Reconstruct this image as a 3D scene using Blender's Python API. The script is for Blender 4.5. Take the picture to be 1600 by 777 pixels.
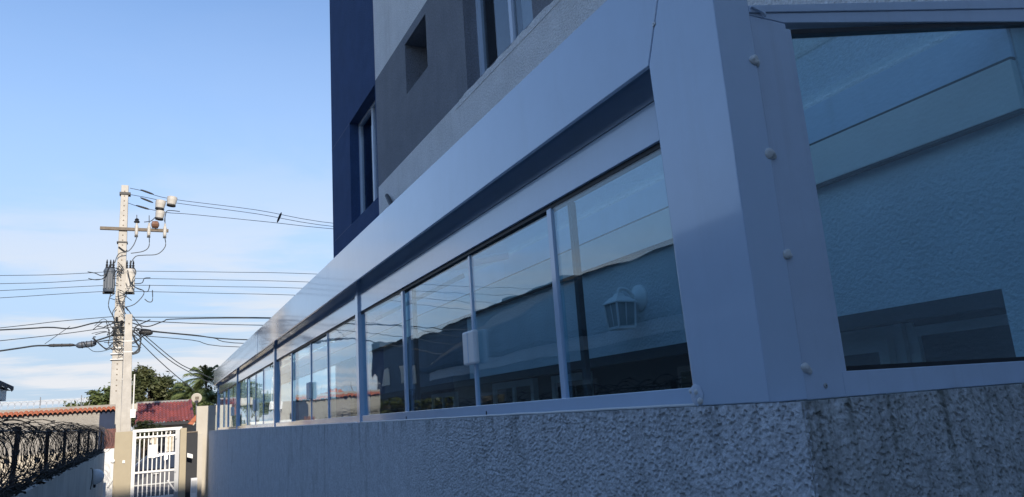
import bpy, math, random
from mathutils import Vector, Matrix, noise
R = math.radians
random.seed(7)
for o in list(bpy.data.objects): bpy.data.objects.remove(o)
sc = bpy.context.scene
COL = sc.collection

# ------------------------------------------------------------------ camera, sky, sun, exposure
YAW, PITCH, ROLL, FPX, EYE = 0.46726, 0.21561, -0.06957, 1137.45, 1.65
cam = bpy.data.cameras.new('camera'); cam_o = bpy.data.objects.new('camera', cam); COL.objects.link(cam_o)
fw = Vector((math.sin(YAW)*math.cos(PITCH), math.cos(YAW)*math.cos(PITCH), math.sin(PITCH)))
rt = Vector((math.cos(YAW), -math.sin(YAW), 0)); up = rt.cross(fw)
rt2 = math.cos(ROLL)*rt + math.sin(ROLL)*up; up2 = -math.sin(ROLL)*rt + math.cos(ROLL)*up
M3 = Matrix((rt2, up2, -fw)).transposed()
cam_o.matrix_world = Matrix.Translation((0, 0, EYE)) @ M3.to_4x4()
cam.sensor_width = 36; cam.lens = 36*FPX/1600; cam.clip_end = 3000; cam.clip_start = 0.05
sc.camera = cam_o

SUN_EL, SUN_AZ = R(25), R(179.5)          # azimuth clockwise from +Y: the sun stands behind the camera
w = bpy.data.worlds.new('World'); sc.world = w; w.use_nodes = True
nt = w.node_tree; nt.nodes.clear()
def nn(t, **k):
    n = nt.nodes.new(t)
    for a, b in k.items(): setattr(n, a, b)
    return n
out = nn('ShaderNodeOutputWorld'); bg = nn('ShaderNodeBackground'); bg.inputs[1].default_value = 0.135
sky = nn('ShaderNodeTexSky', sky_type='NISHITA', sun_disc=False, sun_elevation=SUN_EL, sun_rotation=SUN_AZ, altitude=900, air_density=1.0, dust_density=0.15, ozone_density=3.0)
tc = nn('ShaderNodeTexCoord'); sep = nn('ShaderNodeSeparateXYZ'); nt.links.new(tc.outputs['Generated'], sep.inputs[0])
def mth(op, a, b=None, c=None, clamp=False):
    n = nn('ShaderNodeMath', operation=op, use_clamp=clamp)
    for i, v in enumerate((a, b, c)):
        if v is None: continue
        if isinstance(v, (int, float)): n.inputs[i].default_value = v
        else: nt.links.new(v, n.inputs[i])
    return n.outputs[0]
z = mth('MAXIMUM', sep.outputs[2], 0.0); zz = mth('ADD', z, 0.07)
cx = mth('DIVIDE', sep.outputs[0], zz); cy = mth('DIVIDE', sep.outputs[1], zz)
cmb = nn('ShaderNodeCombineXYZ'); nt.links.new(cx, cmb.inputs[0]); nt.links.new(cy, cmb.inputs[1])
mp = nn('ShaderNodeMapping'); mp.inputs['Scale'].default_value = (0.55, 0.75, 1); mp.inputs['Location'].default_value = (3.1, 1.7, 0)
nt.links.new(cmb.outputs[0], mp.inputs[0])
ns = nn('ShaderNodeTexNoise'); ns.inputs['Scale'].default_value = 1.1; ns.inputs['Detail'].default_value = 9; ns.inputs['Roughness'].default_value = 0.58; ns.inputs['Distortion'].default_value = 0.5
nt.links.new(mp.outputs[0], ns.inputs['Vector'])
rmp = nn('ShaderNodeMapRange', interpolation_type='SMOOTHSTEP'); rmp.inputs[1].default_value = 0.44; rmp.inputs[2].default_value = 0.62
nt.links.new(ns.outputs[0], rmp.inputs[0])
lo = nn('ShaderNodeMapRange', interpolation_type='SMOOTHSTEP'); lo.inputs[1].default_value = 0.04; lo.inputs[2].default_value = 0.40; lo.inputs[3].default_value = 1.0; lo.inputs[4].default_value = 0.03
nt.links.new(z, lo.inputs[0])
cov = mth('MULTIPLY', rmp.outputs[0], lo.outputs[0], clamp=True)
mix = nn('ShaderNodeMix', data_type='RGBA'); nt.links.new(cov, mix.inputs[0])
hz = nn('ShaderNodeMapRange', interpolation_type='SMOOTHSTEP'); hz.inputs[1].default_value = 0.0; hz.inputs[2].default_value = 0.62; hz.inputs[3].default_value = 0.96; hz.inputs[4].default_value = 0.0
nt.links.new(z, hz.inputs[0])
haze_mix = nn('ShaderNodeMix', data_type='RGBA'); nt.links.new(hz.outputs[0], haze_mix.inputs[0]); tint = nn('ShaderNodeMix', data_type='RGBA', blend_type='MULTIPLY'); tint.inputs[0].default_value = 1.0; tint.inputs[7].default_value = (0.84, 0.86, 0.88, 1); nt.links.new(sky.outputs[0], tint.inputs[6])
nt.links.new(tint.outputs[2], haze_mix.inputs[6]); haze_mix.inputs[7].default_value = (1.68, 2.10, 2.68, 1)
nt.links.new(haze_mix.outputs[2], mix.inputs[6]); mix.inputs[7].default_value = (2.95, 3.03, 3.2, 1)
nt.links.new(mix.outputs[2], bg.inputs[0]); nt.links.new(bg.outputs[0], out.inputs[0])

sun = bpy.data.lights.new('sun', 'SUN'); sun_o = bpy.data.objects.new('sun', sun); COL.objects.link(sun_o)
sun.energy = 2.6; sun.angle = R(0.53); sun.color = (1.0, 0.90, 0.77)
sv = Vector((math.sin(SUN_AZ)*math.cos(SUN_EL), math.cos(SUN_AZ)*math.cos(SUN_EL), math.sin(SUN_EL)))
sun_o.rotation_euler = (-sv).to_track_quat('-Z', 'Y').to_euler(); sun_o.location = (0, -20, 40)

sc.view_settings.view_transform = 'Standard'; sc.view_settings.look = 'None'
sc.view_settings.gamma = 1; sc.view_settings.use_curve_mapping = False
sc.view_settings.exposure = 1.06
sc.render.engine = 'CYCLES'
sc.cycles.max_bounces = 10; sc.cycles.transparent_max_bounces = 24; sc.cycles.glossy_bounces = 5; sc.cycles.diffuse_bounces = 4

# ------------------------------------------------------------------ materials
def mat(name, col, rough=0.7, var=0.0, vscale=3.0, bump=0.0, bscale=40.0, bdist=0.01, metal=0.0, spec=0.5, col2=None, coat=0.0, voro=False, streak=0.0, streakcol=(0.05, 0.05, 0.045), wave=0.0, wscale=1.5, speck=0.0, sscale=45.0, dscale=(14, 14, 0.6), drip=None):
    m = bpy.data.materials.new(name); m.use_nodes = True; t = m.node_tree; N = t.nodes; L = t.links
    b = N['Principled BSDF']; b.inputs['Roughness'].default_value = rough; b.inputs['Metallic'].default_value = metal
    b.inputs['Specular IOR Level'].default_value = spec; b.inputs['Coat Weight'].default_value = coat; b.inputs['Coat Roughness'].default_value = 0.06
    b.inputs['Base Color'].default_value = (*col, 1)
    tcn = N.new('ShaderNodeTexCoord'); src = None
    if var > 0:
        n = N.new('ShaderNodeTexNoise'); n.inputs['Scale'].default_value = vscale; n.inputs['Detail'].default_value = 6; n.inputs['Roughness'].default_value = 0.62
        L.new(tcn.outputs['Object'], n.inputs['Vector'])
        r = N.new('ShaderNodeValToRGB'); e = r.color_ramp.elements
        c2 = col2 or tuple(c*(1-var) for c in col); e[0].position = 0.32; e[1].position = 0.66
        e[0].color = (*c2, 1); e[1].color = (*col, 1); L.new(n.outputs[0], r.inputs[0]); src = r.outputs[0]
    if streak > 0:
        mpn = N.new('ShaderNodeMapping'); mpn.inputs['Scale'].default_value = dscale; L.new(tcn.outputs['Object'], mpn.inputs[0])
        n = N.new('ShaderNodeTexNoise'); n.inputs['Scale'].default_value = 1.0; n.inputs['Detail'].default_value = 7; n.inputs['Roughness'].default_value = 0.7
        L.new(mpn.outputs[0], n.inputs['Vector'])
        mr = N.new('ShaderNodeMapRange'); mr.inputs[1].default_value = 0.53; mr.inputs[2].default_value = 0.76; mr.inputs[4].default_value = streak; L.new(n.outputs[0], mr.inputs[0])
        mx = N.new('ShaderNodeMix'); mx.data_type = 'RGBA'; L.new(mr.outputs[0], mx.inputs[0])
        if src: L.new(src, mx.inputs[6])
        else: mx.inputs[6].default_value = (*col, 1)
        mx.inputs[7].default_value = (*streakcol, 1); src = mx.outputs[2]
    if drip:                                   # grime run down from the top edge: (top height, longest run, strength, colour)
        def mm(op, a, b_, c_=False):
            n_ = N.new('ShaderNodeMath'); n_.operation = op; n_.use_clamp = c_
            for i_, v_ in enumerate((a, b_)):
                if isinstance(v_, (int, float)): n_.inputs[i_].default_value = v_
                else: L.new(v_, n_.inputs[i_])
            return n_.outputs[0]
        sp = N.new('ShaderNodeSeparateXYZ'); L.new(tcn.outputs['Object'], sp.inputs[0])
        mpn = N.new('ShaderNodeMapping'); mpn.inputs['Scale'].default_value = (1, 1, 0.10); L.new(tcn.outputs['Object'], mpn.inputs[0])
        n1 = N.new('ShaderNodeTexNoise'); n1.inputs['Scale'].default_value = 13; n1.inputs['Detail'].default_value = 8; n1.inputs['Roughness'].default_value = 0.72; L.new(mpn.outputs[0], n1.inputs['Vector'])
        n2 = N.new('ShaderNodeTexNoise'); n2.inputs['Scale'].default_value = 55; n2.inputs['Detail'].default_value = 3; L.new(tcn.outputs['Object'], n2.inputs['Vector'])
        dist = mm('DIVIDE', mm('SUBTRACT', drip[0], sp.outputs[2]), drip[1])
        val = mm('SUBTRACT', mm('ADD', n1.outputs[0], mm('MULTIPLY', n2.outputs[0], 0.25)), mm('ADD', mm('MULTIPLY', dist, 0.22), drip[4]))
        msk = mm('MULTIPLY', mm('MULTIPLY', val, 5.5, True), drip[2])
        mx = N.new('ShaderNodeMix'); mx.data_type = 'RGBA'; L.new(msk, mx.inputs[0])
        if src: L.new(src, mx.inputs[6])
        else: mx.inputs[6].default_value = (*col, 1)
        mx.inputs[7].default_value = (*drip[3], 1); src = mx.outputs[2]
    if speck > 0:
        n = N.new('ShaderNodeTexNoise'); n.inputs['Scale'].default_value = sscale; n.inputs['Detail'].default_value = 3; L.new(tcn.outputs['Object'], n.inputs['Vector'])
        mr = N.new('ShaderNodeMapRange'); mr.inputs[1].default_value = 0.3; mr.inputs[2].default_value = 0.7; mr.inputs[3].default_value = 1-speck; mr.inputs[4].default_value = 1.0; L.new(n.outputs[0], mr.inputs[0])
        mx = N.new('ShaderNodeMix'); mx.data_type = 'RGBA'; mx.blend_type = 'MULTIPLY'; mx.inputs[0].default_value = 1.0
        if src: L.new(src, mx.inputs[6])
        else: mx.inputs[6].default_value = (*col, 1)
        L.new(mr.outputs[0], mx.inputs[7]); src = mx.outputs[2]
    if src: L.new(src, b.inputs['Base Color'])
    prev = None
    if bump > 0:
        if voro:
            n = N.new('ShaderNodeTexVoronoi'); n.inputs['Scale'].default_value = bscale; n.feature = 'SMOOTH_F1'; o_ = n.outputs['Distance']
        else:
            n = N.new('ShaderNodeTexNoise'); n.inputs['Scale'].default_value = bscale; n.inputs['Detail'].default_value = 4; o_ = n.outputs[0]
        L.new(tcn.outputs['Object'], n.inputs['Vector'])
        bp = N.new('ShaderNodeBump'); bp.inputs['Strength'].default_value = bump; bp.inputs['Distance'].default_value = bdist
        L.new(o_, bp.inputs['Height']); prev = bp
    if wave > 0:
        n = N.new('ShaderNodeTexNoise'); n.inputs['Scale'].default_value = wscale; n.inputs['Detail'].default_value = 1; L.new(tcn.outputs['Object'], n.inputs['Vector'])
        bp = N.new('ShaderNodeBump'); bp.inputs['Strength'].default_value = 1.0; bp.inputs['Distance'].default_value = wave; L.new(n.outputs[0], bp.inputs['Height'])
        if prev: L.new(prev.outputs[0], bp.inputs['Normal'])
        prev = bp
    if prev: L.new(prev.outputs[0], b.inputs['Normal'])
    return m

def glass_mat(name, tint, f0, rough=0.0, wave=0.0, dirt=0.0):
    m = bpy.data.materials.new(name); m.use_nodes = True; t = m.node_tree; N = t.nodes; L = t.links; N.clear()
    o_ = N.new('ShaderNodeOutputMaterial'); tr = N.new('ShaderNodeBsdfTransparent'); tr.inputs[0].default_value = (*tint, 1)
    gl = N.new('ShaderNodeBsdfGlossy'); gl.inputs['Roughness'].default_value = rough; gl.inputs['Color'].default_value = (0.95, 0.97, 1, 1)
    ge = N.new('ShaderNodeNewGeometry'); dp = N.new('ShaderNodeVectorMath'); dp.operation = 'DOT_PRODUCT'
    L.new(ge.outputs['Incoming'], dp.inputs[0]); L.new(ge.outputs['Normal'], dp.inputs[1])
    def mm(op, a, b):
        n = N.new('ShaderNodeMath'); n.operation = op; n.use_clamp = False
        for i, v in enumerate((a, b)):
            if v is None: continue
            if isinstance(v, (int, float)): n.inputs[i].default_value = v
            else: L.new(v, n.inputs[i])
        return n.outputs[0]
    c = mm('ABSOLUTE', dp.outputs['Value'], None); k = mm('SUBTRACT', 1.0, c); k5 = mm('POWER', k, 5.0)
    fr = mm('ADD', mm('MULTIPLY', k5, 1-f0), f0)
    mx = N.new('ShaderNodeMixShader'); L.new(fr, mx.inputs[0]); L.new(tr.outputs[0], mx.inputs[1]); L.new(gl.outputs[0], mx.inputs[2])
    tcn = N.new('ShaderNodeTexCoord')
    if wave > 0:
        n = N.new('ShaderNodeTexNoise'); n.inputs['Scale'].default_value = 2.6; n.inputs['Detail'].default_value = 1; L.new(tcn.outputs['Object'], n.inputs['Vector'])
        bp = N.new('ShaderNodeBump'); bp.inputs['Strength'].default_value = 1.0; bp.inputs['Distance'].default_value = wave; L.new(n.outputs[0], bp.inputs['Height'])
        L.new(bp.outputs[0], gl.inputs['Normal'])
    last = mx.outputs[0]
    if dirt > 0:
        n = N.new('ShaderNodeTexNoise'); n.inputs['Scale'].default_value = 28; n.inputs['Detail'].default_value = 8; n.inputs['Roughness'].default_value = 0.75; L.new(tcn.outputs['Object'], n.inputs['Vector'])
        mr = N.new('ShaderNodeMapRange'); mr.inputs[1].default_value = 0.5; mr.inputs[2].default_value = 0.8; mr.inputs[3].default_value = dirt*0.25; mr.inputs[4].default_value = dirt; L.new(n.outputs[0], mr.inputs[0])
        df = N.new('ShaderNodeBsdfDiffuse'); df.inputs[0].default_value = (0.5, 0.52, 0.5, 1)
        m2 = N.new('ShaderNodeMixShader'); L.new(mr.outputs[0], m2.inputs[0]); L.new(last, m2.inputs[1]); L.new(df.outputs[0], m2.inputs[2]); last = m2.outputs[0]
    L.new(last, o_.inputs[0]); return m

def leaf_mat(name, c1, c2):
    m = mat(name, c1, 0.55, var=0.6, vscale=1.6, col2=c2, spec=0.3)
    return m

M = dict(
 alu=mat('white_aluminium', (0.57, 0.70, 0.87), 0.16, wave=0.006, wscale=1.3, spec=0.5, coat=1.0, var=0.05, vscale=4, dscale=(5, 5, 0.5), streak=0.13, streakcol=(0.40, 0.43, 0.46)),
 alu_matt=mat('white_aluminium_matt', (0.60, 0.70, 0.84), 0.42, var=0.08, vscale=5, streak=0.2, streakcol=(0.36, 0.38, 0.40)),
 seal=mat('black_gasket', (0.015, 0.015, 0.017), 0.5),
 silicone=mat('silicone', (0.72, 0.72, 0.70), 0.35, bump=0.5, bscale=60, bdist=0.004),
 steel=mat('steel_screw', (0.5, 0.5, 0.5), 0.35, metal=1.0),
 glass=glass_mat('green_tinted_glass', (0.82, 0.955, 0.99), 0.095, wave=0.0012, dirt=0.03),
 roofglass=glass_mat('roof_glass', (0.90, 0.96, 0.97), 0.04, dirt=0.12),
 winglass=glass_mat('window_glass', (0.75, 0.8, 0.82), 0.08),
 chap=mat('rough_cast_render', (0.84, 0.87, 0.91), 0.9, drip=(1.768, 0.50, 0.65, (0.22, 0.235, 0.235), 0.615), speck=0.35, sscale=60, var=0.18, vscale=9, bump=0.6, bscale=140, bdist=0.008, streak=0.5, streakcol=(0.22, 0.23, 0.22), dscale=(4.5, 4.5, 1.1), spec=0.2),
 chap_dirty=mat('rough_cast_render_mossy', (0.84, 0.86, 0.87), 0.95, drip=(1.768, 1.0, 0.75, (0.16, 0.17, 0.135), 0.575), speck=0.25, sscale=70, var=0.35, vscale=5, bump=0.6, bscale=140, bdist=0.008, streak=0.85, streakcol=(0.11, 0.115, 0.085), dscale=(6, 6, 1.0), spec=0.2),
 navy=mat('navy_render', (0.055, 0.108, 0.25), 0.9, speck=0.25, var=0.16, vscale=2, streak=0.2, streakcol=(0.03,0.04,0.07), bump=0.9, bscale=60, bdist=0.025, spec=0.2),
 shadow_navy=mat('wall_end_shadow_blue', (0.028, 0.042, 0.085), 0.9, var=0.2, vscale=3),  # shadow tone for the end of the tiled wall
 navy_line=mat('navy_joint', (0.12, 0.16, 0.26), 0.9),
 dgrey=mat('dark_grey_render', (0.29, 0.32, 0.37), 0.9, speck=0.28, var=0.16, vscale=2, streak=0.2, streakcol=(0.09,0.10,0.12), bump=1.0, bscale=55, bdist=0.03, spec=0.2),
 lgrey=mat('light_grey_render', (0.94, 0.97, 0.99), 0.9, speck=0.22, var=0.12, vscale=2, streak=0.22, streakcol=(0.35,0.36,0.36), bump=1.0, bscale=55, bdist=0.03, spec=0.2),
 stucco=mat('porch_stucco', (0.72, 0.77, 0.80), 0.9, var=0.12, vscale=2.5, bump=0.9, bscale=48, bdist=0.016, spec=0.2),
 dark=mat('dark_interior', (0.012, 0.013, 0.015), 0.8),
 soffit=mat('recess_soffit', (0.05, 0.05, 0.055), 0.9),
 white=mat('white_paint', (0.74, 0.73, 0.70), 0.7, var=0.08, vscale=3),
 whitewall=mat('white_wall_paint', (0.66, 0.65, 0.60), 0.85, var=0.25, vscale=1.6, bump=0.4, bscale=60, bdist=0.006, streak=0.5, streakcol=(0.11, 0.13, 0.09)),
 beige=mat('beige_paint', (0.43, 0.37, 0.26), 0.85, var=0.10, vscale=2.5, bump=0.3, bscale=60, bdist=0.006),
 beige2=mat('pale_beige_paint', (0.52, 0.48, 0.41), 0.85, var=0.10, vscale=2.5, bump=0.5, bscale=60, bdist=0.008),
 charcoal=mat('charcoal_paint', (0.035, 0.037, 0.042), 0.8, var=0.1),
 gatewhite=mat('gate_white_enamel', (0.80, 0.79, 0.76), 0.4),
 galv=mat('galvanised_steel', (0.45, 0.46, 0.47), 0.45, metal=0.5),
 rust=mat('rusty_iron', (0.055, 0.03, 0.02), 0.85, var=0.6, vscale=30, col2=(0.012, 0.010, 0.010)),
 wire=mat('razor_wire_steel', (0.11, 0.095, 0.085), 0.5, metal=0.5, var=0.5, vscale=14, col2=(0.03, 0.026, 0.024)),
 rustred=mat('red_brown_mesh', (0.25, 0.11, 0.085), 0.85, var=0.4, vscale=20),
 concrete=mat('pole_concrete', (0.55, 0.52, 0.47), 0.85, streak=0.35, streakcol=(0.30, 0.26, 0.22), var=0.22, vscale=3, bump=0.3, bscale=30, bdist=0.01),
 black=mat('black_rubber', (0.02, 0.02, 0.022), 0.55),
 cable=mat('cable_sheath', (0.035, 0.04, 0.045), 0.6),
 tgrey=mat('transformer_dark_grey', (0.09, 0.11, 0.14), 0.5, var=0.2, vscale=5),
 tpale=mat('transformer_pale_grey', (0.55, 0.52, 0.47), 0.5, var=0.12, vscale=5),
 porcelain=mat('brown_porcelain', (0.20, 0.10, 0.06), 0.3),
 wood=mat('weathered_wood', (0.22, 0.18, 0.14), 0.85, var=0.3, vscale=12),
 greywall=mat('grey_rough_wall', (0.36, 0.34, 0.31), 0.9, var=0.18, vscale=2.2, bump=0.9, bscale=22, bdist=0.03, spec=0.2),
 cream=mat('cream_wall', (0.56, 0.50, 0.40), 0.85, var=0.12, vscale=1.5),
 tile=mat('orange_clay_tile', (0.50, 0.16, 0.08), 0.8, var=0.35, vscale=3.5),
 tilered=mat('red_clay_tile', (0.36, 0.07, 0.055), 0.6, var=0.65, vscale=2.2, col2=(0.11, 0.035, 0.045)),
 slate=mat('dark_cement_roof', (0.05, 0.05, 0.052), 0.9, var=0.4, vscale=2),
 terr=mat('dark_terrace_render', (0.07, 0.08, 0.10), 0.9, var=0.2, vscale=1),
 houseW=mat('house_pale_render', (0.44, 0.44, 0.42), 0.9, var=0.15, vscale=1.2, bump=0.5, bscale=40, bdist=0.01),
 asphalt=mat('asphalt', (0.05, 0.05, 0.052), 0.95, var=0.2, vscale=4),
 paving=mat('concrete_paving', (0.36, 0.355, 0.34), 0.95, var=0.3, vscale=2),
 soil=mat('dry_soil', (0.17, 0.15, 0.10), 1.0, var=0.4, vscale=0.6),
 carpaint=mat('dark_blue_car_paint', (0.022, 0.03, 0.055), 0.25, coat=0.6),
 carglass=mat('car_glass', (0.02, 0.025, 0.035), 0.05, spec=0.8),
 litter=mat('dry_leaves', (0.05, 0.045, 0.035), 0.9, var=0.6, vscale=25, col2=(0.012, 0.014, 0.012)),
 bark=mat('bark', (0.10, 0.075, 0.05), 0.95, var=0.4, vscale=8),
 leafA=leaf_mat('olive_leaves', (0.12, 0.14, 0.045), (0.04, 0.065, 0.022)),
 leafB=leaf_mat('mixed_leaves', (0.11, 0.115, 0.045), (0.030, 0.048, 0.020)),
 leafC=leaf_mat('pale_leaves', (0.15, 0.15, 0.05), (0.05, 0.065, 0.022)),
 palm=leaf_mat('palm_leaves', (0.15, 0.175, 0.06), (0.055, 0.08, 0.03)),
 leafD=leaf_mat('dark_bush_leaves', (0.05, 0.06, 0.022), (0.015, 0.022, 0.01)),
 curtain=mat('white_curtain', (0.62, 0.62, 0.66), 0.8, var=0.1),
 frost=mat('lantern_glass', (0.40, 0.42, 0.42), 0.35),
 plastic=mat('white_plastic', (0.88, 0.88, 0.87), 0.4),
)

# ------------------------------------------------------------------ mesh helpers
class MB:
    def __init__(s): s.v = []; s.f = []
    def add(s, vs, fs):
        n = len(s.v); s.v += [tuple(v) for v in vs]; s.f += [tuple(i+n for i in f) for f in fs]; return s
    def box(s, x0, x1, y0, y1, z0, z1):
        return s.add([(x0,y0,z0),(x1,y0,z0),(x1,y1,z0),(x0,y1,z0),(x0,y0,z1),(x1,y0,z1),(x1,y1,z1),(x0,y1,z1)],
                     [(0,3,2,1),(4,5,6,7),(0,1,5,4),(1,2,6,5),(2,3,7,6),(3,0,4,7)])
    def quad(s, a, b, c, d): return s.add([a,b,c,d], [(0,1,2,3)])
    def prism(s, poly, axis, a, b):
        # poly: 2D points; axis 'x': (y,z), 'y': (x,z), 'z': (x,y)
        n = len(poly)
        def p(q, t): return (t,q[0],q[1]) if axis=='x' else ((q[0],t,q[1]) if axis=='y' else (q[0],q[1],t))
        vs = [p(q,a) for q in poly]+[p(q,b) for q in poly]
        fs = [tuple(range(n))[::-1], tuple(range(n,2*n))]+[(i,(i+1)%n,(i+1)%n+n,i+n) for i in range(n)]
        return s.add(vs, fs)
    def tube(s, pts, r, sides=6, r2=None, closed=False):
        pts = [Vector(p) for p in pts]; n = len(pts); base = len(s.v)
        for i, p in enumerate(pts):
            a = pts[i-1] if (i>0 or closed) else p; b = pts[(i+1)%n] if (i<n-1 or closed) else p
            t = (b-a).normalized() if (b-a).length>1e-9 else Vector((0,0,1))
            u = t.cross(Vector((0,0,1)))
            if u.length<1e-3: u = t.cross(Vector((1,0,0)))
            u.normalize(); q = t.cross(u)
            rr = r if r2 is None else r+(r2-r)*i/max(1,n-1)
            for k in range(sides):
                an = 2*math.pi*k/sides; s.v.append(tuple(p+u*math.cos(an)*rr+q*math.sin(an)*rr))
        m = n if closed else n-1
        for i in range(m):
            for k in range(sides):
                a=base+i*sides+k; b=base+i*sides+(k+1)%sides; c=base+((i+1)%n)*sides+(k+1)%sides; d=base+((i+1)%n)*sides+k
                s.f.append((a,b,c,d))
        if not closed:
            s.f.append(tuple(base+k for k in range(sides))[::-1]); s.f.append(tuple(base+(n-1)*sides+k for k in range(sides)))
        return s
    def lathe(s, c, prof, axis=(0,0,1), sides=16):
        # prof: (radius, height) along axis from c
        ax = Vector(axis).normalized(); u = ax.cross(Vector((0,0,1)))
        if u.length<1e-3: u = Vector((1,0,0))
        u.normalize(); q = ax.cross(u); c = Vector(c); base = len(s.v)
        for r,h in prof:
            for k in range(sides):
                an = 2*math.pi*k/sides; s.v.append(tuple(c+ax*h+u*math.cos(an)*r+q*math.sin(an)*r))
        for i in range(len(prof)-1):
            for k in range(sides):
                s.f.append((base+i*sides+k, base+i*sides+(k+1)%sides, base+(i+1)*sides+(k+1)%sides, base+(i+1)*sides+k))
        s.f.append(tuple(base+k for k in range(sides))[::-1]); e=base+(len(prof)-1)*sides; s.f.append(tuple(e+k for k in range(sides)))
        return s
    def build(s, name, m, parent=None, smooth=False, bevel=0.0, origin=None):
        me = bpy.data.meshes.new(name)
        off = Vector((0,0,0))
        p = parent
        while p is not None: off += Vector(p.location); p = p.parent
        loc = Vector(origin)-off if origin is not None else Vector((0,0,0))
        off = off+loc
        me.from_pydata([tuple(Vector(v)-off) for v in s.v], [], s.f); me.update()
        o = bpy.data.objects.new(name, me); COL.objects.link(o); o.location = loc
        me.materials.append(M[m] if isinstance(m, str) else m)
        if parent is not None: o.parent = parent
        if smooth:
            for pl in me.polygons: pl.use_smooth = True
        if bevel > 0:
            md = o.modifiers.new('bevel', 'BEVEL'); md.width = bevel; md.segments = 2; md.limit_method = 'ANGLE'
        return o
def tag(o, label=None, cat=None, group=None, kind=None):
    if label: o['label'] = label
    if cat: o['category'] = cat
    if group: o['group'] = group
    if kind: o['kind'] = kind
    return o
def thing(name, label, cat, loc=(0,0,0), group=None):
    o = bpy.data.objects.new(name, None); COL.objects.link(o); o.location = loc; o.empty_display_size = 0.1
    return tag(o, label, cat, group)
def B(name, m, parent, *a, bevel=0.0): return MB().box(*a).build(name, m, parent, bevel=bevel)
def smoothline(pts, k=6):
    P = [Vector(p) for p in pts]; o_ = []
    for i in range(len(P)-1):
        p0 = P[max(i-1,0)]; p1 = P[i]; p2 = P[i+1]; p3 = P[min(i+2,len(P)-1)]
        for j in range(k):
            t = j/k; o_.append(0.5*((2*p1)+(p2-p0)*t+(2*p0-5*p1+4*p2-p3)*t*t+(3*p1-p0-3*p2+p3)*t**3))
    o_.append(P[-1]); return o_

GZ, SZ = -0.15, -0.45        # passage level, street level

# ------------------------------------------------------------------ ground
tag(MB().quad((-1500,-1500,SZ-0.03),(1500,-1500,SZ-0.03),(1500,1500,SZ-0.03),(-1500,1500,SZ-0.03)).build('ground','soil'), kind='structure')
tag(MB().box(-0.9,1.5,-14,23.0,SZ-0.02,GZ).build('passage_floor','paving'), kind='structure')
tag(MB().box(-14,-1.06,-14,24.4,SZ-0.02,GZ-0.004).build('neighbour_yard','paving'), kind='structure')
tag(MB().box(-200,200,23.0,26.6,SZ-0.02,SZ+0.12).build('pavement','paving'), kind='structure')
tag(MB().quad((-200,26.6,SZ+0.004),(200,26.6,SZ+0.004),(200,33.5,SZ+0.004),(-200,33.5,SZ+0.004)).build('road','asphalt'), kind='structure')

tag(MB().box(1.71,3.74,1.6,22.3,SZ-0.02,GZ+0.004).build('porch_floor','white'), kind='structure')

# ------------------------------------------------------------------ rough-cast boundary wall under the glass enclosure
WX, WY0, WTOP = 1.5, 1.39, 1.618
def lump(a, b):
    d = noise.voronoi(Vector((a*72, b*60, 3.3)))[0]
    n2 = noise.noise(Vector((a*210+9, b*190, 7.7))); c = noise.noise(Vector((a*14, b*10, 1.1))); u = noise.noise(Vector((a*48+4, b*52, 5.5)))
    t = (0.46+0.22*c+0.20*u-d[0]-0.12*n2)/0.30
    t = max(0.0, min(1.0, t)); pit = t*t*(3-2*t)
    return 0.0085*(1-pit)+0.0016*n2+0.0038*u
bw = thing('boundary_wall', 'rough-cast grey render wall carrying the white glazed enclosure', 'wall', (WX, WY0, GZ))
wm = MB()
ys = []; y = WY0-0.012
while y < 5.4:
    ys.append(y); y += 0.0027+max(0,(y-1.5))*0.0024
zs = [WTOP - 0.0028*i for i in range(172)] + [WTOP-0.0028*171-0.009*i for i in range(1, 60)] + [0.55, 0.3, GZ]
idx = {}
for j, yy in enumerate(ys):
    fade = 1.0 if yy < 3.4 else max(0.0, (5.2-yy)/1.8)
    for i, zv in enumerate(zs):
        h = lump(yy, zv)*fade
        edge = min(1.0, (yy-ys[0])/0.02) if j < 6 else 1.0
        top = 0.002*noise.noise(Vector((yy*40, 0, 0))) if i == 0 else 0
        idx[(j,i)] = len(wm.v); wm.v.append((WX-h+0.004, yy, zv-0.55*h*(1 if i else 0.3)+top))
for j in range(len(ys)-1):
    for i in range(len(zs)-1):
        wm.f.append((idx[(j,i)], idx[(j,i+1)], idx[(j+1,i+1)], idx[(j+1,i)]))
wm.quad((WX+0.003,ys[-1],WTOP),(WX+0.003,ys[-1],GZ),(WX+0.003,22.3,GZ),(WX+0.003,22.3,WTOP))
wm.box(WX+0.012,WX+0.2,WY0+0.012,22.3,GZ,WTOP-0.004)
wm.build('wall_face', 'chap', bw, smooth=True)
em = MB(); xs = []; x = WX-0.008
while x < 2.95:
    xs.append(x); x += 0.0029
idx = {}
for j, xv in enumerate(xs):
    for i, zv in enumerate(zs):
        h = lump(xv+31, zv)
        idx[(j,i)] = len(em.v); em.v.append((xv, WY0-h+0.002, zv-0.55*h*(1 if i else 0.3)))
for j in range(len(xs)-1):
    for i in range(len(zs)-1):
        em.f.append((idx[(j,i)], idx[(j+1,i)], idx[(j+1,i+1)], idx[(j,i+1)]))
em.quad((2.949,WY0-0.006,WTOP),(2.949,WY0-0.006,GZ),(3.35,WY0-0.006,GZ),(3.35,WY0-0.006,WTOP))
em.box(WX+0.205,3.35,WY0+0.012,WY0+0.2,GZ,WTOP-0.004)
eo = em.build('end_face', 'chap_dirty', bw, smooth=True); eo['label'] = 'darker mossy end of the rough-cast wall'

# ------------------------------------------------------------------ glazed enclosure
EY0, EY1 = 1.5, 20.9
en = thing('glazed_enclosure', 'long white aluminium and glass porch enclosure on the rough-cast wall', 'enclosure', (WX, EY0, WTOP))
ZT, ZB, FT, FB = 2.535, 1.677, 3.13, 2.765         # glass top / bottom, fascia top / bottom
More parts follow.
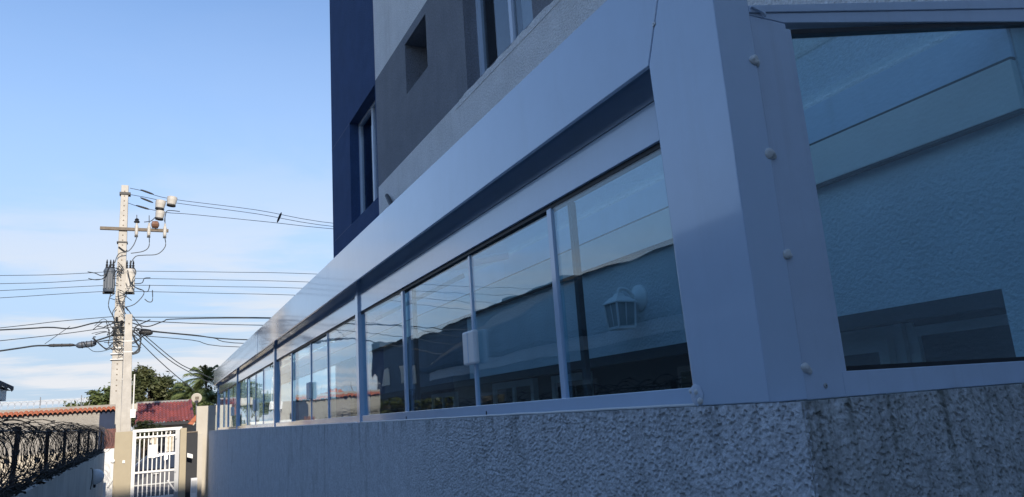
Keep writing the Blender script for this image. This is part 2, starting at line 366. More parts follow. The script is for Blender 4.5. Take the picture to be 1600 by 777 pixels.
# corner post, mitred to the fascia
MB().prism([(1.5,WTOP),(1.806,WTOP),(1.836,FB),(1.678,FT),(1.5,FT)],'x',1.5,1.645).build('corner_post','alu',en,bevel=0.004)
# fascia in lengths
fj = [None, 6.95, 12.1, 17.2, EY1]
first = [(1.840,FB),(1.682,FT)]
for k in range(4):
    if k == 0: poly = [(1.840,FB),(fj[1]-0.003,FB),(fj[1]-0.003,FT),(1.682,FT)]
    else: poly = [(fj[k]+0.003,FB),(fj[k+1]-0.003,FB),(fj[k+1]-0.003,FT),(fj[k]+0.003,FT)]
    dx = (0, 0.002, 0.0, 0.003)[k]
    f = MB().prism(poly,'x',1.5+dx,1.518+dx).build('fascia','alu',en,bevel=0.003)
MB().box(1.519,1.628,1.84,EY1-0.03,FB+0.15,FB+0.165).build('soffit','alu_matt',en)
MB().box(1.519,1.70,EY1-0.03,EY1-0.003,FB,FT).build('fascia_end','alu_matt',en)
# header: upper strip, dark seam, main strip
MB().box(1.622,1.68,1.84,EY1-0.04,2.715,FB+0.149).build('header_strip','alu',en)
MB().box(1.632,1.68,1.84,EY1-0.04,2.707,2.715).build('header_seam','seal',en)
posts = [6.27, 11.05, 16.15]
hb = [1.84]+posts+[EY1-0.04]
for k in range(4):
    a = hb[k]+(0.045 if k else 0); b = hb[k+1]-(0.045 if k < 3 else 0)
    MB().box(1.616,1.68,a,b,ZT+0.02,2.707).build('header','alu',en,bevel=0.002)
    MB().box(1.630,1.68,a,b,ZT,ZT+0.02).build('glass_channel','seal',en)
    MB().box(1.610,1.68,a,b,WTOP-0.002,ZB).build('sill_rail','alu',en,bevel=0.002)
for p in posts:
    MB().box(1.598,1.69,p-0.045,p+0.045,WTOP-0.001,FB+0.145).build('post','alu',en,bevel=0.003)
MB().box(1.598,1.69,EY1-0.04,EY1+0.03,WTOP-0.001,FB+0.145).build('post','alu',en,bevel=0.003)
# panes: (edges within each module, which joints are thick stiles, thin seams, and the lock seam)
mods = [ [1.84,(2.82,'thick'),(3.82,'lock'),(5.05,'thick'),6.225],
         [6.315,(7.60,'thin'),(8.56,'lock'),(9.74,'thick'),11.005],
         [11.095,(12.40,'thin'),(13.45,'lock'),(14.55,'thick'),16.105],
         [16.195,(17.3,'lock'),(18.35,'thin'),(19.4,'thick'),20.86] ]
rr = random.Random(3)
for mdl in mods:
    ed = [mdl[0]]+[m_[0] for m_ in mdl[1:4]]+[mdl[4]]
    for k in range(4):
        inner = k in (1,2)
        gx = 1.648 if inner else 1.634
        ov = 0.03 if inner else 0.0
        a, b = ed[k]-ov, ed[k+1]+ov
        if k == 1: b = ed[2]-0.002
        if k == 2: a = ed[2]+0.002
        g = MB().box(gx,gx+0.006,a,b,ZB-0.004,ZT+0.006).build('pane','glass',en,origin=(gx,(a+b)/2,(ZB+ZT)/2))
        g.rotation_euler = (0, rr.uniform(-0.004,0.004), rr.uniform(-0.004,0.004))
    for m_ in mdl[1:4]:
        yy, kd = m_
        if kd == 'thick':
            MB().box(1.624,1.644,yy-0.020,yy+0.020,ZB,ZT).build('mullion','alu',en,bevel=0.002)
            MB().box(1.664,1.690,yy-0.135,yy-0.105,ZB,ZT).build('inner_stile','soffit',en,bevel=0.002)
        elif kd == 'thin':
            MB().box(1.626,1.657,yy-0.009,yy+0.009,ZB,ZT).build('mullion','alu',en)
        else:
            MB().box(1.640,1.660,yy-0.011,yy+0.011,ZB,ZT).build('mullion','alu',en)
            lk = MB().box(1.605,1.640,yy-0.085,yy+0.085,1.905,2.095).build('lock_box','plastic',en,bevel=0.012)
            MB().box(1.603,1.606,yy-0.004,yy+0.004,1.915,2.085).build('lock_seam','alu_matt',lk)
# end frame and end pane (top rail climbs with the lean-to roof)
def rz(x): return 2.832+(x-1.645)*0.2185
MB().box(1.6455,1.80,1.503,1.55,WTOP-0.001,2.80).build('end_stile','alu_matt',en,bevel=0.003)
MB().box(1.80,1.825,1.507,1.55,1.69,2.785).build('glazing_bead','alu_matt',en,bevel=0.002)
MB().box(1.8005,3.44,1.5045,1.55,WTOP-0.001,1.69).build('bottom_rail','alu_matt',en,bevel=0.003)
MB().prism([(1.6455,2.802),(1.80,rz(1.80)-0.062),(3.44,rz(3.44)-0.105),(3.44,rz(3.44)-0.045),(1.6455,rz(1.645)-0.026)],'y',1.5035,1.55).build('top_rail','alu_matt',en,bevel=0.002)
MB().prism([(1.6455,rz(1.645)-0.024),(3.44,rz(3.44)-0.043),(3.44,rz(3.44)),(1.6455,rz(1.645))],'y',1.498,1.55).build('roof_trim','alu_matt',en,bevel=0.002)
MB().prism([(1.826,1.690),(3.44,1.690),(3.44,1.704),(1.826,1.704)],'y',1.512,1.548).build('gasket','seal',en)
MB().prism([(1.826,2.772),(3.44,3.115),(3.44,3.131),(1.826,2.789)],'y',1.512,1.548).build('gasket','seal',en)
MB().prism([(1.826,1.704),(1.8295,1.704),(1.8295,2.785),(1.826,2.785)],'y',1.512,1.548).build('gasket','seal',en)
MB().prism([(1.826,1.695),(3.44,1.695),(3.44,3.122),(1.826,2.785)],'y',1.528,1.534).build('end_pane','glass',en)
MB().prism([(1.648,2.822),(1.70,2.826),(1.705,2.80),(1.69,2.812)],'y',1.488,1.497).build('folded_flap','alu_matt',en)
# caulked screw heads and bare screws
def blob(c, r, ax, name, mt):
    b = MB().lathe(c,[(r*1.15,-0.002),(r*1.1,r*0.25),(r*0.8,r*0.55),(r*0.35,r*0.75),(0.0005,r*0.8)],axis=ax,sides=12)
    for i, v in enumerate(b.v):
        d = noise.noise_vector(Vector(v)*55)*r*0.45; b.v[i] = tuple(Vector(v)+d)
    return b.build(name, mt, en, smooth=True)
for zv, xx, s_ in ((2.641,1.632,0.016),(2.34,1.640,0.0155),(2.033,1.647,0.013),(1.705,1.652,0.013)):
    blob((xx,1.5005,zv), s_, (0,-1,0), 'silicone_blob', 'silicone')
    blob((xx+0.012,1.5005,zv-0.006), s_*0.7, (0,-1,0), 'silicone_blob', 'silicone')
def screw(c, ax, r=0.0085):
    s_ = MB().lathe(c,[(r,0),(r,0.002),(r*0.75,0.0035),(r*0.3,0.0036)],axis=ax,sides=14).build('screw','steel',en,smooth=False)
    c2 = Vector(c)+Vector(ax)*0.0036
    MB().lathe(c2,[(r*0.28,-0.001),(r*0.28,0.0004)],axis=ax,sides=6).build('screw_slot','black',s_)
screw((1.723,1.5025,1.652),(0,-1,0),0.0075)
for yy, zv in ((1.782,2.893),(1.737,2.985)): screw((1.4995,yy,zv),(-1,0,0),0.0085)
sm = MB(); ctr = Vector((1.4985,1.792,1.652)); nr = 16
for ring_ in range(5):
    for k in range(nr):
        an = 2*math.pi*k/nr; r_ = ring_/4*(0.034+0.014*noise.noise(Vector((math.cos(an)*2.2,math.sin(an)*2.2,4.1))))
        th = 0.006*(1-(ring_/4)**2)*(0.55+0.8*noise.noise(Vector((r_*90,an*1.7,2.0))))
        sm.v.append((ctr.x-max(th,-0.0008), ctr.y+math.cos(an)*r_*0.85, ctr.z+math.sin(an)*r_*0.95))
for ring_ in range(4):
    for k in range(nr): sm.f.append((ring_*nr+k,ring_*nr+(k+1)%nr,(ring_+1)*nr+(k+1)%nr,(ring_+1)*nr+k))
sm.build('silicone_smear','alu_matt',en,smooth=True)
for k in range(3): blob((1.4985,1.79+rr.uniform(-0.02,0.03),1.65+rr.uniform(-0.028,0.02)), rr.uniform(0.006,0.009), (-1,-0.2,0), 'silicone_blob','silicone')
for yy in (5.0,): MB().box(1.606,1.612,yy-0.003,yy+0.003,1.625,1.645).build('drain_slot','seal',en)
MB().box(1.606,1.612,3.62,3.626,1.622,1.645).build('drain_slot','seal',en)
# bead of caulk where the rails meet the render
cb = MB(); P = []
for k in range(150):
    yy = 1.84+k*0.125; P.append((1.606+0.003*noise.noise(Vector((yy*5,0,0))), yy, WTOP+0.003+0.003*noise.noise(Vector((yy*7,2,0)))))
cb.tube(P,0.006,6).build('caulk_bead','silicone',en,smooth=True)
# roof sheet, rafters, beam fixed to the building
for k, (a, b) in enumerate(zip([1.56]+posts, posts+[EY1-0.05])):
    for h in range(2):
        p0 = a+(b-a)*h/2; p1 = a+(b-a)*(h+1)/2-0.006
        MB().prism([(1.56,rz(1.56)-0.002),(3.185,rz(3.185)-0.002),(3.185,rz(3.185)+0.004),(1.56,rz(1.56)+0.004)],'y',p0,p1).build('roof_pane','roofglass',en)
for p in posts:
    MB().prism([(1.69,rz(1.69)-0.07),(3.11,rz(3.11)-0.07),(3.11,rz(3.11)-0.006),(1.69,rz(1.69)-0.006)],'y',p-0.025,p+0.025).build('rafter','alu_matt',en)
MB().box(3.145,3.185,1.552,EY1-0.05,2.70,2.918).build('wall_beam','white',en,bevel=0.003)
MB().box(3.141,3.184,1.552,EY1-0.05,2.686,2.698).build('beam_gasket_or_shade','soffit',en)  # shade along the underside of the beam, put in as a dark strip
MB().box(3.150,3.184,1.552,EY1-0.05,2.919,2.930).build('beam_gasket_or_shade','soffit',en)
MB().box(3.168,3.186,1.552,EY1-0.05,2.932,3.135).build('wall_flashing','alu_matt',en,bevel=0.002)

# ------------------------------------------------------------------ apartment building on the right
FX = 3.2
tw = thing('apartment_building', 'tall apartment building in navy, dark grey and light grey render behind the enclosure', 'building', (FX, 4, GZ))
holes = [(11.0,12.75,5.12,7.08),(8.47,9.38,6.19,6.98),(5.55,7.20,5.29,7.35),(1.81,13.1,GZ,2.0)]
yb = sorted({1.552,14.25,10.96,1.81,13.1,7.6}|{h for q in holes for h in q[:2]}); zb = sorted({GZ,2.0,3.2,5.27,7.13,24.0}|{h for q in holes for h in q[2:]})
cells = {}
for y0, y1 in zip(yb, yb[1:]):
    for z0, z1 in zip(zb, zb[1:]):
        ym, zm = (y0+y1)/2, (z0+z1)/2
        if any(h[0]<ym<h[1] and h[2]<zm<h[3] for h in holes): continue
        key = 'stucco' if zm < 3.2 else ('navy' if ym > 10.96 else ('lgrey' if zm < 5.27 or zm > 7.13 else 'dgrey'))
        if key == 'stucco' and ym > 7.6: key = 'navy_lo' if ym > 10.96 else 'dgrey_lo'
        if key == 'lgrey': key = 'lgrey_hi' if zm > 7.13 else 'lgrey'
        cells.setdefault(key, MB()).quad((FX,y1,z0),(FX,y0,z0),(FX,y0,z1),(FX,y1,z1))
nmz = dict(stucco='porch_wall', navy='navy_wall', lgrey='light_grey_wall', dgrey='dark_grey_wall')
nmz.update(navy_lo='porch_navy_wall', dgrey_lo='porch_grey_wall', lgrey_hi='upper_light_grey_wall')
for k, m_ in cells.items(): m_.build(nmz[k], k.split('_')[0], tw)
def reveal(h, d, m_, name='reveal'):
    y0,y1,z0,z1 = h; b = MB()
    b.quad((FX,y0,z0),(FX+d,y0,z0),(FX+d,y0,z1),(FX,y0,z1)); b.quad((FX,y1,z1),(FX+d,y1,z1),(FX+d,y1,z0),(FX,y1,z0))
    b.quad((FX,y0,z1),(FX+d,y0,z1),(FX+d,y1,z1),(FX,y1,z1)); b.quad((FX,y0,z0),(FX,y1,z0),(FX+d,y1,z0),(FX+d,y0,z0))
    return b.build(name, m_, tw)
reveal(holes[0],0.30,'navy'); reveal(holes[1],0.42,'dgrey'); reveal(holes[2],0.30,'dgrey')
def window(h, d, split, cur):
    y0,y1,z0,z1 = h; X = FX+d
    fr = MB(); t = 0.055
    fr.box(X-0.05,X+0.02,y0,y0+t,z0,z1); fr.box(X-0.05,X+0.02,y1-t,y1,z0,z1); fr.box(X-0.049,X+0.02,y0+t,y1-t,z0,z0+t); fr.box(X-0.049,X+0.02,y0+t,y1-t,z1-t,z1)
    f = fr.build('window','alu',tw)
    for s_ in split: MB().box(X-0.04,X+0.01,s_-0.035,s_+0.035,z0+t,z1-t).build('stile','alu_matt',f)
    MB().box(X-0.012,X-0.006,y0+t,y1-t,z0+t,z1-t).build('pane','winglass',f)
    if cur: MB().box(X+0.08,X+0.10,cur[0],cur[1],z0,z1).build('curtain','curtain',f)
window(holes[0],0.22,[11.85],(11.1,11.6)); window(holes[2],0.22,[6.35],(5.75,6.3))
MB().quad((FX+0.415,9.38,6.19),(FX+0.415,8.47,6.19),(FX+0.415,8.47,6.98),(FX+0.415,9.38,6.98)).build('niche_back','dgrey',tw)
MB().box(FX-0.003,FX+0.01,12.75,14.25,5.115,5.127).build('joint_line','navy_line',tw)
MB().box(FX-0.003,FX+0.01,12.75,14.25,7.075,7.087).build('joint_line','navy_line',tw)
# ragged edge of thicker light render under the window
re_ = MB(); rp = random.Random(5); yy = 5.3
poly = [(4.9,5.20)]
while yy < 7.5:
    poly.append((yy,5.275+rp.uniform(-0.006,0.016))); yy += rp.uniform(0.04,0.14)
poly.append((7.6,5.20))
re_.prism(poly[::-1],'x',FX-0.005,FX+0.002).build('render_edge','lgrey',tw)
BX = 3.75
core = MB(); core.box(FX+0.45,15,-5,14.25,2.25,24.0); core.box(BX+0.01,15,-5,14.25,GZ,2.25)
lw2 = MB().quad((3.45,1.552,GZ),(3.45,-5,GZ),(3.45,-5,24),(3.45,1.552,24)); lw2.quad((FX,1.552,GZ),(3.45,1.552,GZ),(3.45,1.552,24),(FX,1.552,24)); lw2.build('rear_wall','stucco',tw)
core.quad((FX,14.25,GZ),(FX,14.25,24),(FX+0.45,14.25,24),(FX+0.45,14.25,GZ)); core.quad((3.45,-5,GZ),(FX+1.2,-5,GZ),(FX+1.2,-5,24),(3.45,-5,24))
core.quad((FX,-5,24),(15,-5,24),(15,14.25,24),(FX,14.25,24))
core.build('inner_mass','dark',tw)
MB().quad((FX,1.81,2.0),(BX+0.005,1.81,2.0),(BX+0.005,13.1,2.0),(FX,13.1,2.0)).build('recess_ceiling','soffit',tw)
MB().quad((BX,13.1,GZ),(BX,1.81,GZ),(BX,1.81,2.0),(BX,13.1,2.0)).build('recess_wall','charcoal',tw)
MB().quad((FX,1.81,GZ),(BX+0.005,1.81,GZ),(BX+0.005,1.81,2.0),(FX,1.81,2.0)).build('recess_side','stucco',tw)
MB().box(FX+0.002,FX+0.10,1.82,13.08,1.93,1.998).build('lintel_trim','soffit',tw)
def door(y0,y1,z0,z1,t=0.06,m_='white',pn='dark',mid=None):
    X = BX-0.02; fr = MB()
    fr.box(X-0.06,X,y0,y0+t,z0,z1); fr.box(X-0.06,X,y1-t,y1,z0,z1); fr.box(X-0.059,X,y0+t,y1-t,z1-t,z1); fr.box(X-0.059,X,y0+t,y1-t,z0,z0+t)
    f = fr.build('door_frame',m_,tw); MB().box(X-0.03,X-0.02,y0+t,y1-t,z0+t,z1-t).build('door_leaf',pn,f)
    if mid: MB().box(X-0.055,X-0.015,mid-0.03,mid+0.03,z0+t,z1-t).build('stile',m_,f)
door(2.02,2.60,GZ,1.93,0.05); door(2.74,3.14,1.0,1.88,0.06)
MB().box(BX-0.018,BX-0.002,2.61,3.5,GZ,1.96).build('pale_panel','white',tw); MB().box(BX-0.05,BX-0.019,2.655,2.70,GZ,1.96).build('jamb','white',tw)
door(5.9,6.6,GZ,1.94,0.07); door(7.0,8.05,0.9,1.95,0.07,mid=7.5); door(9.3,10.2,0.9,1.92,0.06,mid=9.75)
MB().tube([(FX+0.0,10.50,4.99),(FX-0.14,9.82,4.62)],0.036,10).build('drain_spout','seal',tw)

# lantern on the porch wall
lt = thing('wall_lantern', 'white square wall lantern on the stucco behind the near panes', 'lamp', (FX, 4.36, 2.36))
MB().lathe((FX,4.33,2.375),[(0.098,0),(0.098,0.012),(0.075,0.03),(0.045,0.05),(0.03,0.06)],axis=(-1,0,0),sides=24).build('back_plate','plastic',lt,smooth=False)
MB().tube(smoothline([(FX-0.05,4.33,2.375),(FX-0.10,4.33,2.43),(FX-0.16,4.34,2.44),(FX-0.17,4.345,2.40)],5),0.014,8).build('arm','plastic',lt,smooth=True)
LC = (FX-0.17,4.345)
def ring(r0,z0,r1,z1):
    a=[(LC[0]-r0,LC[1]-r0,z0),(LC[0]+r0,LC[1]-r0,z0),(LC[0]+r0,LC[1]+r0,z0),(LC[0]-r0,LC[1]+r0,z0)]
    b=[(LC[0]-r1,LC[1]-r1,z1),(LC[0]+r1,LC[1]-r1,z1),(LC[0]+r1,LC[1]+r1,z1),(LC[0]-r1,LC[1]+r1,z1)]
    return a+b,[(0,3,2,1),(4,5,6,7),(0,1,5,4),(1,2,6,5),(2,3,7,6),(3,0,4,7)]
MB().add(*ring(0.086,2.345,0.045,2.385)).add(*ring(0.090,2.335,0.090,2.345)).add(*ring(0.034,2.385,0.024,2.41)).build('cap','plastic',lt)
MB().add(*ring(0.066,2.165,0.076,2.335)).build('lantern_glass','frost',lt)
cg = MB()
for sx in (-1,1):
    for sy in (-1,1):
        cg.tube([(LC[0]+sx*0.069,LC[1]+sy*0.069,2.16),(LC[0]+sx*0.079,LC[1]+sy*0.079,2.335)],0.008,4)
    cg.tube([(LC[0]+sx*0.062,LC[1],2.16),(LC[0]+sx*0.080,LC[1],2.335)],0.005,4); cg.tube([(LC[0],LC[1]+sx*0.062,2.16),(LC[0],LC[1]+sx*0.080,2.335)],0.005,4)
cg.add(*ring(0.073,2.15,0.073,2.168)).build('cage','plastic',lt)

# ------------------------------------------------------------------ left passage wall, fence and razor wire
def lz(y): return 1.217+0.0042*y
lw = thing('passage_wall', 'low white painted passage wall with green algae stains on the left', 'wall', (-0.98, 3, GZ))
MB().prism([(-8,GZ),(20.3,GZ),(20.3,lz(20.3)),(-8,lz(-8))],'x',-1.05,-0.9).build('wall_body','whitewall',lw,bevel=0.006)
fe = thing('razor_wire_fence', 'rusty iron posts with dense razor wire coils on the white wall', 'fence', (-0.98, 3, lz(3)))
for yy, ln in ((3.2,0.05),(5.3,0.08),(7.3,0.22),(9.57,0.0),(11.5,-0.03),(13.7,0.02),(15.85,0.0),(18.2,0.02),(20.1,0)):
    z0 = lz(yy)-0.02
    a = MB(); t = 0.018
    a.add([(-0.98-t,yy-t,z0),(-0.98+t,yy-t,z0),(-0.98+t,yy+t,z0),(-0.98-t,yy+t,z0),(-0.98-t,yy+ln-t,1.78),(-0.98+t,yy+ln-t,1.78),(-0.98+t,yy+ln+t,1.78),(-0.98-t,yy+ln+t,1.78)],
          [(0,3,2,1),(4,5,6,7),(0,1,5,4),(1,2,6,5),(2,3,7,6),(3,0,4,7)])
    a.build('fence_post','rust',fe)
for zz_ in (1.76,):
    MB().tube(smoothline([(-0.98,2.0,zz_),(-0.98,9,zz_-0.015),(-0.985,14,zz_+0.01),(-0.98,20.2,zz_)],12),0.006,5).build('strand','wire',fe)
rz_ = random.Random(11); coil = MB()
def barb(b, p, d, up_):
    # flat pointed blade clipped to the wire
    p = Vector(p); s = 0.014
    b.add([p-d*s, p+up_*0.009, p+d*s, p-up_*0.009, p+d*s*1.6+up_*0.012, p-d*s*1.6-up_*0.012],[(0,1,2,3),(1,4,2),(3,5,0)])
for layer in range(2):
    yy = 2.2; ph = 0
    while yy < 20.2:
        rad = 0.235+rz_.uniform(-0.05,0.05); cxx = -1.02-0.06*layer+rz_.uniform(-0.05,0.05); cz = lz(yy)+0.30+rz_.uniform(-0.05,0.04)
        tilt = rz_.uniform(-0.35,0.35); tw_ = rz_.uniform(-0.3,0.3); squ = rz_.uniform(0.85,1.15)
        pts = []
        nseg = 22 if yy > 9 else 30
        for k in range(nseg):
            an = 2*math.pi*k/nseg; px, pz = math.cos(an)*rad*squ, math.sin(an)*rad*1.05
            pts.append(Vector((cxx+px, yy+px*tw_+pz*tilt+0.05*an/6.28, max(cz+pz, lz(yy)+0.004))))
        coil.tube(pts,0.0026,3,closed=True)
        if yy < 14:
            for k in range(0,nseg,4):
                d = (pts[(k+1)%nseg]-pts[k]).normalized(); u = Vector((rz_.uniform(-1,1),rz_.uniform(-1,1),rz_.uniform(-1,1))).cross(d).normalized()
                barb(coil, pts[k], d, u)
        yy += rz_.uniform(0.10,0.24)
co = coil.build('razor_wire','wire',fe); co['kind'] = 'stuff'
lf = MB(); 
for k in range(1700):
    yy = rz_.uniform(3,20); xx = -0.98+rz_.gauss(0,0.05); xx = min(-0.905,max(-1.3,xx)); zv = lz(yy)+abs(rz_.gauss(0,0.035))
    c = Vector((xx,yy,zv)); a = Vector((rz_.uniform(-1,1),rz_.uniform(-1,1),rz_.uniform(-.5,.5))).normalized()*rz_.uniform(0.02,0.05); b = Vector((rz_.uniform(-1,1),rz_.uniform(-1,1),rz_.uniform(-.5,.7))).normalized()*rz_.uniform(0.012,0.03)
    lf.quad(c-a,c-b,c+a,c+b)
tag(lf.build('leaf_litter','litter'),'dark dry leaves and twigs caught along the top of the white wall','leaves',kind='stuff')
# bulkhead light on the white wall, with its loose wire
bl = thing('bulkhead_lamp', 'round white bulkhead lamp with loose wires on the passage wall', 'lamp', (-0.9,16.25,0.94))
MB().lathe((-0.9,16.25,0.93),[(0.13,0),(0.14,0.03),(0.14,0.05),(0.125,0.11),(0.09,0.16),(0.04,0.185),(0.005,0.19)],axis=(1,0,0),sides=20).build('diffuser','plastic',bl,smooth=True)
MB().box(-0.90,-0.86,16.5,16.6,0.72,0.82).build('control_box','charcoal',bl,bevel=0.01)
MB().tube(smoothline([(-0.89,15.6,0.75),(-0.85,15.3,1.0),(-0.86,15.2,1.12),(-0.87,15.0,1.13)],5),0.007,6).build('loose_wire','black',bl)

# ------------------------------------------------------------------ gate at the end of the passage
GY = 22.0
st = thing('wall_stub', 'bright white wall stub lit by the sun between passage wall and gate pillar', 'wall', (-0.88, GY, GZ))
MB().box(-1.0,-0.766,GY-0.02,GY+0.2,GZ,1.34).build('stub_body','white',st)
MB().lathe((-0.79,GY-0.02,1.03),[(0.05,0),(0.05,0.03),(0.02,0.05)],axis=(0,-1,0),sides=14).build('knob','plastic',st)
MB().tube([(-0.87,GY-0.05,0.40),(-0.78,GY-0.06,0.55)],0.02,6).build('pipe_stub','gatewhite',st)
rpn = thing('picket_screen', 'short red-brown iron picket screen on the white wall stub', 'screen', (-0.87, GY, 1.34))
for k in range(15): MB().box(-1.0+k*0.017,-0.988+k*0.017,GY+0.02,GY+0.035,1.342,1.84+0.012*math.sin(k*2.1)).build('picket','rustred',rpn)
for zv in (1.36,1.80): MB().box(-1.0,-0.75,GY+0.036,GY+0.05,zv,zv+0.03).build('rail','rustred',rpn)
pl = thing('gate_pillar', 'broad beige gate pillar with a doorbell left of the white gate', 'pillar', (-0.565, GY, GZ))
MB().box(-0.765,-0.364,GY,GY+0.3,GZ,1.745).build('shaft','beige',pl,bevel=0.01)
MB().box(-0.57,-0.51,GY-0.025,GY-0.001,0.95,1.02).build('doorbell','plastic',pl,bevel=0.006)
MB().box(-0.553,-0.527,GY-0.028,GY-0.0255,0.975,0.995).build('bell_button','galv',pl)
pr = thing('gate_pillar', 'slim beige gate pillar right of the white gate', 'pillar', (0.85, GY, GZ))
MB().box(0.775,0.935,GY,GY+0.3,GZ,1.735).build('shaft','beige',pr,bevel=0.01)
MB().prism([(0.955,0.97),(1.09,0.93),(1.09,1.03),(0.955,1.08)],'y',GY-0.16,GY-0.02).build('letter_flap','gatewhite',pr)
gt = thing('barred_gate', 'white steel barred gate with a blank plate closing the passage', 'gate', (0.2, GY, GZ))
MB().box(-0.363,0.82,GY+0.02,GY+0.10,1.70,1.775).build('lintel_bar','gatewhite',gt)
MB().box(-0.36,-0.275,GY+0.03,GY+0.08,GZ+0.03,1.698).build('stile','gatewhite',gt)
MB().box(0.66,0.765,GY+0.03,GY+0.08,GZ+0.03,1.698).build('stile','galv',gt)
for zv in (1.545,0.655,0.0): MB().box(-0.274,0.659,GY+0.028,GY+0.072,zv,zv+0.048).build('rail','gatewhite',gt)
for k in range(8): MB().box(-0.185+k*0.103-0.013,-0.185+k*0.103+0.013,GY+0.0725,GY+0.095,GZ+0.04,1.698).build('bar','gatewhite',gt)
MB().box(0.03,0.245,GY+0.02,GY+0.0275,1.03,1.36).build('plate','gatewhite',gt)
MB().tube([(0.50,GY+0.01,0.42),(0.72,GY+0.01,0.10)],0.022,6).build('brace','gatewhite',gt)
MB().box(0.655,0.70,GY-0.01,GY+0.029,1.47,1.60).build('hinge','galv',gt); MB().box(0.655,0.70,GY-0.01,GY+0.029,0.62,0.73).build('hinge','galv',gt)
gp = thing('side_panel', 'charcoal panel filling the gap right of the slim pillar', 'panel', (1.07,GY,GZ))
MB().box(0.936,1.215,GY+0.12,GY+0.2,GZ,1.60).build('panel_body','charcoal',gp); MB().box(0.936,1.215,GY+0.10,GY+0.22,1.60,1.63).build('coping','wood',gp)
sw = thing('side_wall', 'pale beige rendered wall beyond the far end of the enclosure', 'wall', (2,GY+0.4,GZ))
MB().box(1.19,6.0,GY+0.45,GY+0.62,GZ,2.30).build('wall_body','beige2',sw,bevel=0.008); MB().box(1.216,1.34,GY+0.1,GY+0.44,GZ,1.55).build('return','beige2',sw)
mb_ = thing('meter_box', 'small white box standing low beside the charcoal panel', 'box', (1.15,GY-0.2,GZ))
MB().box(1.06,1.22,GY-0.15,GY+0.05,GZ,0.42).build('box_body','plastic',mb_,bevel=0.01); MB().box(1.08,1.20,GY-0.156,GY-0.1505,0.05,0.36).build('box_door','white',mb_)

# ------------------------------------------------------------------ tiled wall on the left
TY = 24.5
TXL = -3.85
tl = thing('tiled_wall', 'grey rough wall with orange clay coping tiles across the left', 'wall', (-5,TY,GZ))
MB().box(TXL,-1.27,TY,TY+0.2,1.30,2.36).build('wall_upper','greywall',tl); MB().box(TXL,-1.27,TY-0.003,TY+0.2,GZ-0.2,1.30).build('wall_lower','cream',tl)
o_ = MB().box(-1.27,-0.88,TY-0.004,TY+0.21,GZ-0.2,2.37).build('shadowed_end','shadow_navy',tl); o_['label'] = 'end of the tiled wall, coloured dark blue for the shadow on it'  # wall end with its shadow put into the colour
tmsh = None
for k in range(25):
    xx = -0.93-k*0.118
    if tmsh is None:
        b = MB(); n = 7
        for (yy, zz_, rr_) in ((TY-0.16,2.365,0.064),(TY+0.10,2.475,0.054)):
            for i in range(n+1):
                an = math.pi*i/n; b.v.append((xx+math.cos(an)*rr_, yy, zz_+math.sin(an)*rr_))
            for i in range(n+1):
                an = math.pi*i/n; b.v.append((xx+math.cos(an)*(rr_-0.014), yy, zz_+math.sin(an)*(rr_-0.014)))
        for i in range(n):
            b.f += [(i,i+1,2*(n+1)+i+1,2*(n+1)+i),(n+1+i,3*(n+1)+i,3*(n+1)+i+1,n+2+i),(i,n+1+i,n+2+i,i+1)]
        t0 = b.build('coping_tile','tile',tl,origin=(xx,TY,2.37)); tmsh = t0; x0_ = t0.location.x
    else:
        c = tmsh.copy(); COL.objects.link(c); c.location.x = x0_-k*0.118; c.location.z += rz_.uniform(-0.006,0.006); c.rotation_euler = (rz_.uniform(-0.03,0.03),0,rz_.uniform(-0.03,0.03))
MB().box(TXL,-0.88,TY+0.02,TY+0.14,2.361,2.55).build('ridge_mortar','greywall',tl)
cw = MB()
for k in range(15):
    cxx = -1.7-k*0.15; pts = []
    for i in range(20):
        an = 2*math.pi*i/20; pts.append((cxx+math.cos(an)*0.16+0.02*math.sin(an*2), TY+0.1+0.08*math.sin(an), 2.62+math.sin(an)*0.15))
    cw.tube(pts,0.0055,3,closed=True)
for xx in (-1.75,-2.75,-3.7): cw.tube([(xx,TY+0.1,2.5),(xx,TY+0.1,2.86)],0.012,4)
tag(cw.build('concertina_wire','galv'),'thin concertina wire looped along the top of the tiled wall','wire')

# ------------------------------------------------------------------ utility poles, transformers, cables
PY = 26.0
up_ = thing('utility_pole', 'tall tapered concrete utility pole with a wooden crossarm', 'utility pole', (-0.95,PY,SZ))
def taper(b, xc0, w0, z0, xc1, w1, z1, y, d0, d1):
    return b.add([(xc0-w0,y-d0,z0),(xc0+w0,y-d0,z0),(xc0+w0,y+d0,z0),(xc0-w0,y+d0,z0),(xc1-w1,y-d1,z1),(xc1+w1,y-d1,z1),(xc1+w1,y+d1,z1),(xc1-w1,y+d1,z1)],
                 [(0,3,2,1),(4,5,6,7),(0,1,5,4),(1,2,6,5),(2,3,7,6),(3,0,4,7)])
taper(MB(),-0.915,0.185,SZ,-0.955,0.105,9.65,PY,0.20,0.11).build('shaft','concrete',up_,bevel=0.015)
hl = MB()
for k in range(40):
    zv = 3.0+k*0.165; xx = -0.925-0.03*(zv-3)/6.6; yf = PY-0.20+0.09*(zv-SZ)/10.1
    hl.lathe((xx,yf+0.001,zv),[(0.022,0),(0.022,0.004)],axis=(0,-1,0),sides=8)
hl.build('bolt_holes','wood',up_)['kind'] = 'stuff'
MB().box(-1.60,0.38,PY-0.19,PY-0.10,8.10,8.20).build('crossarm','wood',up_,bevel=0.008)
MB().box(-1.10,-0.78,PY-0.145,PY+0.12,9.32,9.40).build('clamp_band','black',up_); MB().box(-1.11,-0.80,PY-0.15,PY+0.12,7.70,7.74).build('clamp_band','black',up_)
MB().tube([(-1.05,PY-0.17,7.55),(-0.86,PY-0.17,7.40),(-0.80,PY-0.17,7.45)],0.02,6).build('brace','black',up_)
